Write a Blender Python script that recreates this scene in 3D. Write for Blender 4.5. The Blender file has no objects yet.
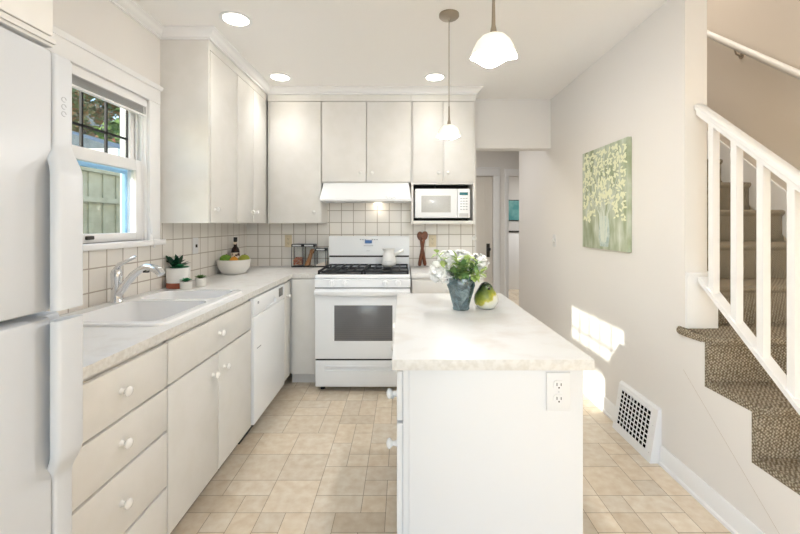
import bpy, bmesh, math, random
from mathutils import Vector, Matrix
random.seed(7)
C = bpy.context.scene.collection
S = bpy.context.scene
PI = math.pi

# ------------------------------------------------------------------ camera
# room frame: X right, Y into the picture, Z up, metres
cam = bpy.data.cameras.new('camera'); cam.sensor_width = 36.0
cam.lens = 36.0 * 393 / 800
cam.shift_x = -3 / 800; cam.shift_y = -43 / 800
cam.clip_start = 0.02
co = bpy.data.objects.new('camera', cam); C.objects.link(co)
co.location = (0, 0, 1.33); co.rotation_euler = (PI / 2, 0, 0)
S.camera = co

# ------------------------------------------------------------------ world, sun, lights, exposure
w = bpy.data.worlds.new('sky'); S.world = w; w.use_nodes = True
nt = w.node_tree; nt.nodes.clear()
sky = nt.nodes.new('ShaderNodeTexSky'); sky.sky_type = 'NISHITA'; sky.sun_disc = False
sky.sun_elevation = math.radians(23); sky.sun_rotation = math.radians(249)
bg = nt.nodes.new('ShaderNodeBackground'); bg.inputs[1].default_value = 0.25
wo = nt.nodes.new('ShaderNodeOutputWorld')
nt.links.new(sky.outputs[0], bg.inputs[0]); nt.links.new(bg.outputs[0], wo.inputs[0])

def light(kind, name, loc, energy, color=(1, 1, 1), rot=(0, 0, 0), size=None, size_y=None, radius=None):
    l = bpy.data.lights.new(name, kind); l.energy = energy; l.color = color
    if kind == 'AREA':
        l.shape = 'RECTANGLE'; l.size = size; l.size_y = size_y or size
    if radius is not None and kind in ('POINT', 'SPOT'): l.shadow_soft_size = radius
    o = bpy.data.objects.new(name, l); C.objects.link(o); o.location = loc; o.rotation_euler = rot
    return o
sun = light('SUN', 'sun', (-6, -2, 5), 2.0, (1.0, 0.93, 0.82))
sun.rotation_euler = Vector((2.995, 1.072, -1.339)).to_track_quat('-Z', 'Y').to_euler()
sun.data.angle = math.radians(0.6)
# added fill light behind the camera, just inside the rear wall's openings
light('AREA', 'rear_fill_light', (0.35, -3.05, 1.45), 14.4, (0.86, 0.97, 1.11), (PI / 2, 0, 0), 3.2, 1.9)
# unseen fill light added at the top of the stairwell
light('AREA', 'stairwell_fill_light', (2.0, 2.75, 4.9), 14, (1, 0.96, 0.91), (0, 0, 0), 0.8, 1.2)
light('AREA', 'hall_fill_light', (0.3, 4.5, 2.48), 5.5, (1, 0.98, 0.96), (0, 0, 0), 0.4, 0.4)  # unseen light added to brighten the hall and the right wall
light('AREA', 'far_room_daylight', (3.0, 6.9, 2.45), 14, (1, 0.98, 0.95), (0, 0, 0), 1.0, 1.0)
S.view_settings.view_transform = 'Standard'; S.view_settings.look = 'None'
S.view_settings.gamma = 1.0; S.view_settings.use_curve_mapping = False
S.cycles.transparent_max_bounces = 32
S.view_settings.exposure = 1.27

# ------------------------------------------------------------------ materials
def lin(c):
    return tuple(((v / 255) / 12.92 if v / 255 <= 0.04045 else ((v / 255 + 0.055) / 1.055) ** 2.4) for v in c) + (1.0,)
def mat(name, col, rough=0.5, metal=0.0, spec=0.5, noise=None, bump=None, emit=None, trans=0.0, ior=1.45, sub=0.0):
    """noise=(scale, other colour, detail, contrast lo, hi); bump=(scale, strength)"""
    m = bpy.data.materials.new(name); m.use_nodes = True
    n = m.node_tree.nodes; L = m.node_tree.links; b = n['Principled BSDF']
    b.inputs['Base Color'].default_value = lin(col); b.inputs['Roughness'].default_value = rough
    b.inputs['Metallic'].default_value = metal; b.inputs['Specular IOR Level'].default_value = spec
    b.inputs['Transmission Weight'].default_value = trans; b.inputs['IOR'].default_value = ior
    b.inputs['Subsurface Weight'].default_value = 0
    tc = n.new('ShaderNodeTexCoord')
    if noise:
        t = n.new('ShaderNodeTexNoise'); t.inputs['Scale'].default_value = noise[0]; t.inputs['Detail'].default_value = noise[2]
        r = n.new('ShaderNodeValToRGB'); r.color_ramp.elements[0].position = noise[3]; r.color_ramp.elements[1].position = noise[4]
        r.color_ramp.elements[0].color = lin(col); r.color_ramp.elements[1].color = lin(noise[1])
        L.new(tc.outputs['Object'], t.inputs['Vector']); L.new(t.outputs['Fac'], r.inputs[0]); L.new(r.outputs[0], b.inputs['Base Color'])
    if bump:
        t = n.new('ShaderNodeTexNoise'); t.inputs['Scale'].default_value = bump[0]; t.inputs['Detail'].default_value = 3
        bp = n.new('ShaderNodeBump'); bp.inputs['Strength'].default_value = bump[1]; bp.inputs['Distance'].default_value = 0.003
        L.new(tc.outputs['Object'], t.inputs['Vector']); L.new(t.outputs['Fac'], bp.inputs['Height']); L.new(bp.outputs[0], b.inputs['Normal'])
    if emit:
        b.inputs['Emission Color'].default_value = lin(emit[0]); b.inputs['Emission Strength'].default_value = emit[1]
    return m

def clear_glass(name, tint=(250, 253, 252), gloss=0.07):
    m = bpy.data.materials.new(name); m.use_nodes = True
    n = m.node_tree.nodes; L = m.node_tree.links; n.clear()
    o = n.new('ShaderNodeOutputMaterial'); t = n.new('ShaderNodeBsdfTransparent'); g = n.new('ShaderNodeBsdfGlossy')
    mx = n.new('ShaderNodeMixShader'); t.inputs[0].default_value = lin(tint); g.inputs['Roughness'].default_value = 0.02
    mx.inputs[0].default_value = gloss
    L.new(t.outputs[0], mx.inputs[1]); L.new(g.outputs[0], mx.inputs[2]); L.new(mx.outputs[0], o.inputs[0])
    return m

def tile_mat(name, axis, phase_u, phase_v, p=0.1155):
    m = bpy.data.materials.new(name); m.use_nodes = True
    n = m.node_tree.nodes; L = m.node_tree.links; b = n['Principled BSDF']
    geo = n.new('ShaderNodeNewGeometry'); sp = n.new('ShaderNodeSeparateXYZ'); L.new(geo.outputs['Position'], sp.inputs[0])
    def math_(op, a, bb=None):
        k = n.new('ShaderNodeMath'); k.operation = op
        for i, v in enumerate((a, bb)):
            if v is None: continue
            if isinstance(v, (int, float)): k.inputs[i].default_value = v
            else: L.new(v, k.inputs[i])
        return k.outputs[0]
    def dist(sock, ph):
        u = math_('DIVIDE', math_('SUBTRACT', sock, ph), p)
        f = math_('FRACT', u); return math_('MINIMUM', f, math_('SUBTRACT', 1.0, f)), math_('FLOOR', u)
    du, iu = dist(sp.outputs[axis], phase_u); dv, iv = dist(sp.outputs[2], phase_v)
    d = math_('MINIMUM', du, dv)
    r = n.new('ShaderNodeValToRGB'); r.color_ramp.elements[0].position = 0.022; r.color_ramp.elements[1].position = 0.034
    L.new(d, r.inputs[0])
    cx = n.new('ShaderNodeCombineXYZ'); L.new(iu, cx.inputs[0]); L.new(iv, cx.inputs[1])
    wn = n.new('ShaderNodeTexWhiteNoise'); L.new(cx.outputs[0], wn.inputs['Vector'])
    c2 = n.new('ShaderNodeMix'); c2.data_type = 'RGBA'; L.new(wn.outputs['Value'], c2.inputs[0])
    c2.inputs[6].default_value = lin((238, 234, 227)); c2.inputs[7].default_value = lin((231, 226, 219))
    mx = n.new('ShaderNodeMix'); mx.data_type = 'RGBA'; L.new(r.outputs[0], mx.inputs[0])
    mx.inputs[6].default_value = lin((176, 165, 152)); L.new(c2.outputs[2], mx.inputs[7])
    L.new(mx.outputs[2], b.inputs['Base Color'])
    bp = n.new('ShaderNodeBump'); bp.inputs['Strength'].default_value = 0.5; bp.inputs['Distance'].default_value = 0.002
    L.new(r.outputs[0], bp.inputs['Height']); L.new(bp.outputs[0], b.inputs['Normal'])
    b.inputs['Roughness'].default_value = 0.3
    return m

def carpet_mat(name):
    m = bpy.data.materials.new(name); m.use_nodes = True
    n = m.node_tree.nodes; L = m.node_tree.links; b = n['Principled BSDF']
    tc = n.new('ShaderNodeTexCoord')
    mp = n.new('ShaderNodeMapping'); mp.inputs['Rotation'].default_value = (0.6, 0.5, 0.785)
    L.new(tc.outputs['Object'], mp.inputs[0])
    v = n.new('ShaderNodeTexVoronoi'); v.inputs['Scale'].default_value = 105; v.inputs['Randomness'].default_value = 0.35
    L.new(mp.outputs[0], v.inputs['Vector'])
    r = n.new('ShaderNodeValToRGB'); e = r.color_ramp.elements
    e[0].position = 0.15; e[0].color = lin((194, 183, 164)); e[1].position = 0.62; e[1].color = lin((112, 100, 82))
    L.new(v.outputs['Distance'], r.inputs[0])
    ns = n.new('ShaderNodeTexNoise'); ns.inputs['Scale'].default_value = 30; L.new(tc.outputs['Object'], ns.inputs['Vector'])
    mx = n.new('ShaderNodeMix'); mx.data_type = 'RGBA'; mx.blend_type = 'MULTIPLY'; mx.inputs[0].default_value = 0.25
    L.new(r.outputs[0], mx.inputs[6]); L.new(ns.outputs['Color'], mx.inputs[7])
    L.new(r.outputs[0], b.inputs['Base Color'])
    bp = n.new('ShaderNodeBump'); bp.invert = True; bp.inputs['Strength'].default_value = 0.8; bp.inputs['Distance'].default_value = 0.004
    L.new(v.outputs['Distance'], bp.inputs['Height']); L.new(bp.outputs[0], b.inputs['Normal'])
    b.inputs['Roughness'].default_value = 0.95; b.inputs['Specular IOR Level'].default_value = 0.1
    return m

def attr_mat(name, attr, rough=0.5, spec=0.5, grain=None):
    m = bpy.data.materials.new(name); m.use_nodes = True
    n = m.node_tree.nodes; L = m.node_tree.links; b = n['Principled BSDF']
    a = n.new('ShaderNodeAttribute'); a.attribute_name = attr
    out = a.outputs['Color']
    if grain:
        geo = n.new('ShaderNodeNewGeometry'); t = n.new('ShaderNodeTexNoise'); t.inputs['Scale'].default_value = grain[0]; t.inputs['Detail'].default_value = 6
        L.new(geo.outputs['Position'], t.inputs['Vector'])
        r = n.new('ShaderNodeValToRGB'); r.color_ramp.elements[0].position = 0.3; r.color_ramp.elements[1].position = 0.7
        r.color_ramp.elements[0].color = lin(grain[1]); r.color_ramp.elements[1].color = (1, 1, 1, 1)
        L.new(t.outputs['Fac'], r.inputs[0])
        mx = n.new('ShaderNodeMix'); mx.data_type = 'RGBA'; mx.blend_type = 'MULTIPLY'; mx.inputs[0].default_value = 1.0
        L.new(out, mx.inputs[6]); L.new(r.outputs[0], mx.inputs[7]); out = mx.outputs[2]
    L.new(out, b.inputs['Base Color'])
    b.inputs['Roughness'].default_value = rough; b.inputs['Specular IOR Level'].default_value = spec
    return m

M = {}
M['wall'] = mat('wall_paint', (236, 233, 229), 0.75, spec=0.25, bump=(60, 0.06))
M['ceiling'] = mat('ceiling_paint', (250, 248, 245), 0.85, spec=0.2, bump=(50, 0.06))
M['trimw'] = mat('trim_white', (243, 243, 243), 0.45)
M['cab'] = mat('cabinet_cream', (231, 229, 225), 0.42, noise=(9, (228, 226, 221), 3, 0.4, 0.6))
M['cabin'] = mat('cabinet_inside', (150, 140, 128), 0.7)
M['islandw'] = mat('island_white', (222, 223, 224), 0.45)
M['knob'] = mat('knob_white', (244, 243, 240), 0.22)
M['appl'] = mat('appliance_white', (245, 247, 249), 0.28)
M['fridge'] = mat('fridge_white', (212, 216, 221), 0.34, bump=(220, 0.03))
M['applg'] = mat('appliance_light_grey', (206, 207, 208), 0.35)
M['black'] = mat('black_enamel', (22, 23, 26), 0.35)
M['iron'] = mat('cast_iron', (38, 40, 44), 0.55)
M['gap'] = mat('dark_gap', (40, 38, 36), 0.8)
M['counter'] = mat('counter_laminate', (241, 240, 238), 0.32, noise=(14, (231, 228, 224), 8, 0.5, 0.72), spec=0.5)
M['cedge'] = mat('counter_edge_laminate', (226, 224, 220), 0.4, noise=(60, (214, 211, 205), 6, 0.4, 0.65))
M['sink'] = mat('sink_white', (246, 246, 246), 0.14)
M['chrome'] = mat('chrome', (225, 227, 230), 0.09, metal=1)
M['nickel'] = mat('brushed_nickel', (170, 160, 146), 0.3, metal=1)
M['glass'] = clear_glass('window_glass', (246, 250, 250), 0.05)
M['jar'] = clear_glass('jar_glass', (253, 254, 254), 0.05)
M['lead'] = mat('black_lead_came', (24, 24, 26), 0.5)
M['sky_tint'] = mat('sky_reflection_blue', (150, 196, 232), 0.5)  # sky reflection on the window jamb, put into a flat colour
M['carpet'] = carpet_mat('stair_carpet')
M['almond'] = mat('almond_plastic', (214, 200, 170), 0.4)
M['plate'] = mat('plate_white', (226, 226, 226), 0.35)
M['slot'] = mat('slot_dark', (52, 48, 44), 0.6)
M['lamp_on'] = mat('lamp_lens_lit', (255, 250, 240), 0.4, emit=((255, 246, 230), 6.0))
M['shade'] = mat('frosted_shade_lit', (255, 252, 246), 0.3, emit=((255, 246, 228), 0.16))
M['bulb'] = mat('lit_bulb', (255, 250, 240), 0.4, emit=((255, 240, 214), 10))
M['display'] = mat('clock_display', (18, 34, 60), 0.2, emit=((60, 110, 170), 0.25))
M['teal_disp'] = mat('teal_display', (38, 110, 118), 0.25)
M['grey'] = mat('grey_print', (168, 172, 178), 0.5)
M['mwwin'] = mat('microwave_window', (205, 205, 202), 0.2, noise=(300, (190, 190, 188), 2, 0.4, 0.6))
M['wood'] = mat('red_brown_wood', (128, 76, 52), 0.5, noise=(18, (98, 56, 38), 5, 0.35, 0.7))
M['oak'] = mat('oak_wood', (178, 122, 66), 0.5, noise=(22, (146, 94, 46), 5, 0.35, 0.7))
M['ceram'] = mat('white_ceramic', (240, 239, 236), 0.35)
M['bowl'] = mat('bowl_offwhite', (228, 226, 220), 0.5)
M['terra'] = mat('terracotta', (168, 96, 72), 0.8)
M['soil'] = mat('soil', (64, 48, 38), 0.9)
M['leafd'] = mat('leaf_dark', (22, 74, 48), 0.4, noise=(25, (12, 52, 34), 3, 0.4, 0.6))
M['leafb'] = mat('leaf_bright', (62, 158, 108), 0.45, noise=(40, (36, 122, 78), 3, 0.4, 0.6))
M['leafg'] = mat('leaf_green', (136, 166, 104), 0.5, noise=(40, (92, 130, 74), 3, 0.4, 0.6))
M['leafy'] = mat('leaf_yellow_green', (200, 214, 146), 0.5, noise=(40, (166, 192, 106), 3, 0.4, 0.6))
M['petal'] = mat('white_petal', (252, 252, 249), 0.6)
M['lime'] = mat('lime_skin', (96, 140, 44), 0.4, noise=(30, (128, 160, 50), 3, 0.4, 0.7))
M['pear'] = mat('yellow_green_skin', (158, 168, 62), 0.4, noise=(30, (178, 174, 72), 3, 0.4, 0.7))
M['orange'] = mat('orange_skin', (218, 150, 50), 0.45, bump=(200, 0.2))
M['bottle'] = mat('dark_bottle_glass', (34, 18, 14), 0.12)
M['label'] = mat('bottle_label', (222, 206, 186), 0.6, noise=(40, (70, 40, 30), 4, 0.5, 0.6))
M['flour'] = mat('flour', (240, 226, 212), 0.9)
M['candy'] = mat('candy_mix', (206, 168, 128), 0.5, noise=(90, (178, 62, 62), 2, 0.42, 0.58))
M['rubber'] = mat('black_rubber', (24, 24, 24), 0.7)
M['fence'] = mat('fence_boards', (176, 176, 156), 0.85, noise=(6, (152, 154, 132), 5, 0.3, 0.7))
M['grass'] = mat('lawn', (92, 112, 62), 0.9, noise=(3, (74, 96, 48), 5, 0.3, 0.7))
M['siding'] = mat('white_siding', (236, 234, 226), 0.7)
M['roof'] = mat('slate_roof', (112, 124, 132), 0.8, noise=(4, (84, 94, 102), 5, 0.3, 0.7))
M['brick'] = mat('red_brown_wall', (156, 88, 68), 0.8)
M['bark'] = mat('bark', (84, 68, 54), 0.9)
M['tree1'] = mat('tree_foliage_olive', (124, 128, 86), 0.8, noise=(3, (176, 130, 92), 3, 0.48, 0.6))
M['tree2'] = mat('tree_foliage_green', (120, 152, 70), 0.8, noise=(3, (70, 100, 46), 3, 0.4, 0.6))
M['door'] = mat('hall_door_paint', (226, 220, 211), 0.5)
M['tealpic'] = mat('teal_picture_paint', (88, 160, 162), 0.6, noise=(5, (132, 190, 188), 3, 0.4, 0.6))
M['towel'] = mat('painted_blossom', (234, 236, 206), 0.7)
M['towel2'] = mat('painted_stem', (212, 218, 206), 0.7)
M['tilex'] = tile_mat('backsplash_tile_back', 0, -1.2885, 0.9975)
M['tiley'] = tile_mat('backsplash_tile_left', 1, 0.04, 0.9975)
M['floor'] = attr_mat('floor_vinyl_tile', 'tile_tint', 0.36, 0.45, grain=(22, (238, 230, 220)))
M['grout'] = mat('floor_grout', (172, 152, 126), 0.8)
M['bird'] = None

# ------------------------------------------------------------------ mesh helpers
def NB(): return bmesh.new()
def box(bm, x0, x1, y0, y1, z0, z1, bev=0.0, seg=2):
    r = bmesh.ops.create_cube(bm, size=1.0)
    vs = r['verts']
    for v in vs:
        v.co = Vector(((x0 + x1) / 2 + v.co.x * (x1 - x0), (y0 + y1) / 2 + v.co.y * (y1 - y0), (z0 + z1) / 2 + v.co.z * (z1 - z0)))
    if bev > 0:
        es = list({e for v in vs for e in v.link_edges})
        bmesh.ops.bevel(bm, geom=es, offset=bev, segments=seg, profile=0.5, affect='EDGES')
    return bm
def prism(bm, pts, axis, a, b):
    """extrude a 2D polygon along axis 'x','y','z' from a to b; pts in the two other axes in order"""
    def P(p, t):
        return {'x': (t, p[0], p[1]), 'y': (p[0], t, p[1]), 'z': (p[0], p[1], t)}[axis]
    A = [bm.verts.new(P(p, a)) for p in pts]; B = [bm.verts.new(P(p, b)) for p in pts]
    n = len(pts)
    fs = [bm.faces.new(A), bm.faces.new(B[::-1])]
    for i in range(n): fs.append(bm.faces.new((A[i], B[i], B[(i + 1) % n], A[(i + 1) % n])))
    bmesh.ops.recalc_face_normals(bm, faces=fs)
    return bm
def loft(bm, loops, cap=True, closed=True):
    R = [[bm.verts.new(p) for p in lp] for lp in loops]
    fs = []
    n = len(R[0])
    for i in range(len(R) - 1):
        for j in range(n if closed else n - 1):
            fs.append(bm.faces.new((R[i][j], R[i][(j + 1) % n], R[i + 1][(j + 1) % n], R[i + 1][j])))
    if cap:
        fs.append(bm.faces.new(R[0][::-1])); fs.append(bm.faces.new(R[-1]))
    bmesh.ops.recalc_face_normals(bm, faces=fs)
    return bm
def tube(bm, pts, rad, n=10):
    pts = [Vector(p) for p in pts]
    if isinstance(rad, (int, float)): rad = [rad] * len(pts)
    loops = []; prev = None
    for i, p in enumerate(pts):
        t = (pts[min(i + 1, len(pts) - 1)] - pts[max(i - 1, 0)]).normalized()
        if prev is None:
            a = Vector((0, 0, 1)) if abs(t.z) < 0.9 else Vector((1, 0, 0))
            u = t.cross(a).normalized()
        else:
            u = (prev - t * prev.dot(t)).normalized()
        prev = u; v = t.cross(u)
        loops.append([p + (u * math.cos(2 * PI * k / n) + v * math.sin(2 * PI * k / n)) * rad[i] for k in range(n)])
    return loft(bm, loops)
def lathe(bm, prof, c=(0, 0, 0), n=24, axis='z', wob=None):
    """prof: (r, t) pairs; revolves about axis through c"""
    loops = []
    for (r, t) in prof:
        r = max(r, 0.0004); lp = []
        for k in range(n):
            a = 2 * PI * k / n; rr = r; tt = t
            if wob: rr, tt = wob(r, t, a)
            x, y = rr * math.cos(a), rr * math.sin(a)
            p = {'z': (x, y, tt), 'y': (x, tt, y), 'x': (tt, x, y)}[axis]
            lp.append((c[0] + p[0], c[1] + p[1], c[2] + p[2]))
        loops.append(lp)
    return loft(bm, loops)
def ball(bm, c, r, sc=(1, 1, 1), sub=2):
    q = bmesh.ops.create_icosphere(bm, subdivisions=sub, radius=r)
    for v in q['verts']: v.co = Vector((c[0] + v.co.x * sc[0], c[1] + v.co.y * sc[1], c[2] + v.co.z * sc[2]))
    return bm
def leaf(bm, base, d, length, width, cup=0.15):
    base = Vector(base); d = Vector(d).normalized()
    up = Vector((0, 0, 1)) if abs(d.z) < 0.95 else Vector((0, 1, 0))
    s = d.cross(up).normalized(); u = s.cross(d).normalized()
    mid = []; l = []; r = []
    prof = [(0, 0.08), (0.25, 0.75), (0.5, 1.0), (0.78, 0.66), (1.0, 0.04)]
    for t, wd in prof:
        droop = -0.18 * t * t * length
        m = base + d * (length * t) + u * droop
        mid.append(bm.verts.new(m))
        l.append(bm.verts.new(m + s * (width / 2 * wd) + u * (cup * width * wd)))
        r.append(bm.verts.new(m - s * (width / 2 * wd) + u * (cup * width * wd)))
    for i in range(4):
        bm.faces.new((mid[i], mid[i + 1], l[i + 1], l[i])); bm.faces.new((mid[i + 1], mid[i], r[i], r[i + 1]))
    return bm

def world_loc(o):
    v = Vector((0, 0, 0))
    while o is not None: v += o.location; o = o.parent
    return v
def obj(name, bm, m, parent=None, smooth=40, label=None, origin=None):
    me = bpy.data.meshes.new(name)
    if parent is not None: off = world_loc(parent)
    else:
        xs = [v.co for v in bm.verts]
        off = Vector(((min(v.x for v in xs) + max(v.x for v in xs)) / 2, (min(v.y for v in xs) + max(v.y for v in xs)) / 2, min(v.z for v in xs)))
        if origin: off = Vector(origin)
    bmesh.ops.translate(bm, verts=bm.verts, vec=-off)
    bm.to_mesh(me); bm.free()
    o = bpy.data.objects.new(name, me); C.objects.link(o)
    for mm in (m if isinstance(m, (list, tuple)) else [m]): me.materials.append(mm)
    if parent is not None: o.parent = parent
    else: o.location = off
    if smooth:
        me.polygons.foreach_set('use_smooth', [True] * len(me.polygons))
        me.set_sharp_from_angle(angle=math.radians(smooth))
    if label: o['label'] = label
    return o
def tag(o, label=None, cat=None, group=None, kind=None):
    if label: o['label'] = label
    if cat: o['category'] = cat
    if group: o['group'] = group
    if kind: o['kind'] = kind
    return o
def thing(name, label, cat, loc, group=None, kind=None):
    o = bpy.data.objects.new(name, None); C.objects.link(o); o.empty_display_size = 0.05
    o.location = loc
    return tag(o, label, cat, group, kind)
def struct(name, bm, m, label=None, cat=None, smooth=40):
    return tag(obj(name, bm, m, None, smooth), label, cat, None, 'structure')
def bool_cut(bm_a, cutters):
    """cut bmeshes out of bm_a, return the resulting bmesh"""
    def tmp(bm):
        me = bpy.data.meshes.new('tmp'); bm.to_mesh(me); bm.free()
        o = bpy.data.objects.new('tmp', me); C.objects.link(o); return o
    a = tmp(bm_a); cs = [tmp(c) for c in cutters]
    for c in cs:
        md = a.modifiers.new('b', 'BOOLEAN'); md.operation = 'DIFFERENCE'; md.solver = 'EXACT'; md.object = c
    dg = bpy.context.evaluated_depsgraph_get(); dg.update()
    me = bpy.data.meshes.new_from_object(a.evaluated_get(dg))
    r = NB(); r.from_mesh(me)
    bpy.data.meshes.remove(me)
    for o in [a] + cs:
        d = o.data; bpy.data.objects.remove(o); bpy.data.meshes.remove(d)
    return r
def rrect(x0, x1, y0, y1, r, n=5):
    pts = []
    for (cx, cy, a0) in ((x1 - r, y1 - r, 0), (x0 + r, y1 - r, 90), (x0 + r, y0 + r, 180), (x1 - r, y0 + r, 270)):
        for k in range(n + 1):
            a = math.radians(a0 + 90 * k / n); pts.append((cx + r * math.cos(a), cy + r * math.sin(a)))
    return pts
def dup_tree(o, parent=None):
    c = o.copy(); C.objects.link(c)
    if parent is not None: c.parent = parent
    for ch in list(o.children): dup_tree(ch, c)
    return c

# ------------------------------------------------------------------ main sizes
XL, XR, YB, ZC = -1.518, 1.435, 3.81, 2.54
CT = 0.925                                   # counter top height

# ================================================================== SETTING
# floor: modular vinyl tile in 1x1, 1x2, 2x2 pieces
def make_floor():
    bm = NB(); p = 0.115; x0, y0 = XL - 0.02, -3.25
    nx, ny = int((2.55 - x0) / p) + 1, int((8.6 - y0) / p) + 1
    box(bm, x0, x0 + nx * p, y0, y0 + ny * p, -0.08, -0.0008)
    for f in bm.faces: f.material_index = 1
    lay = bm.loops.layers.float_color.new('tile_tint')
    used = [[False] * ny for _ in range(nx)]
    x0 += (-0.08 - x0) % p - p * 0
    x0 -= p
    rnd = random.Random(21)
    for j in range(ny):
        for i in range(nx):
            if used[i][j]: continue
            def free(a, b): return all(i + k < nx and j + l < ny and not used[i + k][j + l] for k in range(a) for l in range(b))
            opts = [(2, 2)] * 3 + [(2, 1)] * 4 + [(1, 2)] * 4 + [(1, 1)] * 4
            rnd.shuffle(opts)
            for (a, b) in opts:
                if free(a, b): break
            for k in range(a):
                for l in range(b): used[i + k][j + l] = True
            g = 0.0014
            X0, X1, Y0, Y1 = x0 + i * p + g, x0 + (i + a) * p - g, y0 + j * p + g, y0 + (j + b) * p - g
            f = bm.faces.new([bm.verts.new(q) for q in ((X0, Y0, 0), (X1, Y0, 0), (X1, Y1, 0), (X0, Y1, 0))])
            t = rnd.random(); s = rnd.uniform(0.95, 1.03)
            c = [a_ * (1 - t) + b_ * t for a_, b_ in zip((243, 233, 216), (236, 222, 200))]
            lc = lin([min(255, v * s) for v in c])
            for lp in f.loops: lp[lay] = lc
    return bm
struct('floor', make_floor(), [M['floor'], M['grout']], smooth=None)

# ceilings (kitchen/dining + hall, far room)
bm = NB(); box(bm, XL - 0.16, 1.547, -3.3, 3.95, ZC, ZC + 0.06); box(bm, 1.547, 2.6, -3.3, 2.0, ZC, ZC + 0.06)
box(bm, XL - 0.16, 1.547, 3.95, 8.6, ZC, ZC + 0.06); box(bm, 1.547, 4.6, 4.86, 8.6, ZC, ZC + 0.06)
struct('ceiling', bm, M['ceiling'])
# left wall with window opening
WY0, WY1, WZ0, WZ1 = 1.40, 2.33, 1.235, 2.065
bm = NB(); T = XL - 0.16
box(bm, T, XL, -3.3, -2.6, -0.08, ZC); box(bm, T, XL, -2.6, -0.5, -0.08, 0.65); box(bm, T, XL, -2.6, -0.5, 2.25, ZC); box(bm, T, XL, -0.5, WY0, -0.08, ZC); box(bm, T, XL, WY1, 3.95, -0.08, ZC)  # extra opening behind the camera, added to let in daylight
box(bm, T, XL, WY0, WY1, -0.08, WZ0); box(bm, T, XL, WY0, WY1, WZ1, ZC)
struct('wall_left', bm, M['wall'])
# back wall of the kitchen + header over the passage
bm = NB(); box(bm, XL, 0.71, YB, YB + 0.13, -0.08, ZC); box(bm, 0.71, XR, YB, YB + 0.13, 2.062, ZC)
struct('wall_back', bm, M['wall'])
# right wall up to the hall corner, rising beside the stairwell
bm = NB(); box(bm, XR, 1.547, 2.0, 4.86, -0.08, ZC); box(bm, 1.49, 1.547, 2.0, 4.86, ZC + 0.06, 5.0)
struct('wall_right', bm, M['wall'])
# stairwell outer wall
bm = NB(); box(bm, 2.5, 2.6, -3.3, 4.86, -0.08, 5.06); box(bm, 1.49, 2.5, 1.94, 4.92, 5.0, 5.06)
box(bm, 1.547, 2.5, 1.94, 2.0, ZC + 0.06, 5.0); box(bm, 1.547, 2.5, 4.80, 4.859, -0.08, 5.0)
struct('wall_stairwell', bm, mat('stairwell_paint', (226, 217, 205), 0.8, spec=0.2))
# rear wall behind the camera, with two openings added to carry the fill light
bm = NB(); box(bm, XL, 2.5, -3.3, -3.15, -0.08, 0.45); box(bm, XL, 2.5, -3.3, -3.15, 2.4, ZC)
box(bm, XL, -1.25, -3.3, -3.15, 0.45, 2.4); box(bm, 1.95, 2.5, -3.3, -3.15, 0.45, 2.4); box(bm, 0.3, 0.4, -3.3, -3.15, 0.45, 2.4)
struct('wall_rear', bm, M['wall'])
# hall walls: far wall with a door and a doorway, left end
YH = 5.80
bm = NB(); box(bm, XL, 0.55, YH, YH + 0.12, -0.08, ZC); box(bm, 0.55, 1.33, YH, YH + 0.12, 2.04, ZC)
box(bm, 1.33, 1.555, YH, YH + 0.12, -0.08, ZC); box(bm, 1.555, 2.35, YH, YH + 0.12, 2.04, ZC); box(bm, 2.35, 4.6, YH, YH + 0.12, -0.08, ZC)
box(bm, 1.547, 4.6, 4.86, 4.9, -0.08, ZC)
struct('wall_hall', bm, M['wall'])
bm = NB(); box(bm, XL, 4.6, 8.5, 8.6, -0.08, ZC); box(bm, 4.5, 4.6, 4.9, 8.5, -0.08, ZC); box(bm, XL - 0.1, XL, 3.95, 8.5, -0.08, ZC)
struct('wall_far', bm, M['wall'])

# tiled backsplash
bm = NB(); box(bm, XL, 0.695, YB - 0.008, YB, CT + 0.001, 1.69)
struct('trim_1', bm, M['tilex'])
bm = NB(); box(bm, XL, XL + 0.008, 0.95, 1.30, CT + 0.001, 1.34); box(bm, XL, XL + 0.008, 1.30, 2.455, CT + 0.001, 1.203); box(bm, XL, XL + 0.008, 2.455, YB - 0.009, CT + 0.001, 1.34)
struct('trim_2', bm, M['tiley'])

# crown moulding: cove profile (d out of wall, z)
def crown_prof(s=0.058):
    return [(0, ZC), (s, ZC), (s, ZC - 0.008), (s * 0.86, ZC - 0.012), (s * 0.62, ZC - 0.03), (s * 0.3, ZC - 0.044), (s * 0.2, ZC - 0.046), (s * 0.2, ZC - 0.056), (0, ZC - 0.058)]
def crown_path(bm, path):
    """path of (x, y) wall points; moulding on the right-hand side of travel, mitred"""
    prof = crown_prof(); loops = []
    P = [Vector((p[0], p[1])) for p in path]
    for i, p in enumerate(P):
        ns = []
        if i > 0: d = (P[i] - P[i - 1]).normalized(); ns.append(Vector((d.y, -d.x)))
        if i < len(P) - 1: d = (P[i + 1] - P[i]).normalized(); ns.append(Vector((d.y, -d.x)))
        n = ns[0] if len(ns) == 1 else (ns[0] + ns[1]) / (1 + ns[0].dot(ns[1]))
        loops.append([(p.x + n.x * d_, p.y + n.y * d_, z) for d_, z in prof])
    loft(bm, loops)
bm = NB()
crown_path(bm, [(XL, 0.9), (XL, 2.455), (-1.212, 2.455), (-1.212, 3.504), (0.645, 3.504), (0.645, YB)])
struct('trim_3', bm, M['trimw'])

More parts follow.
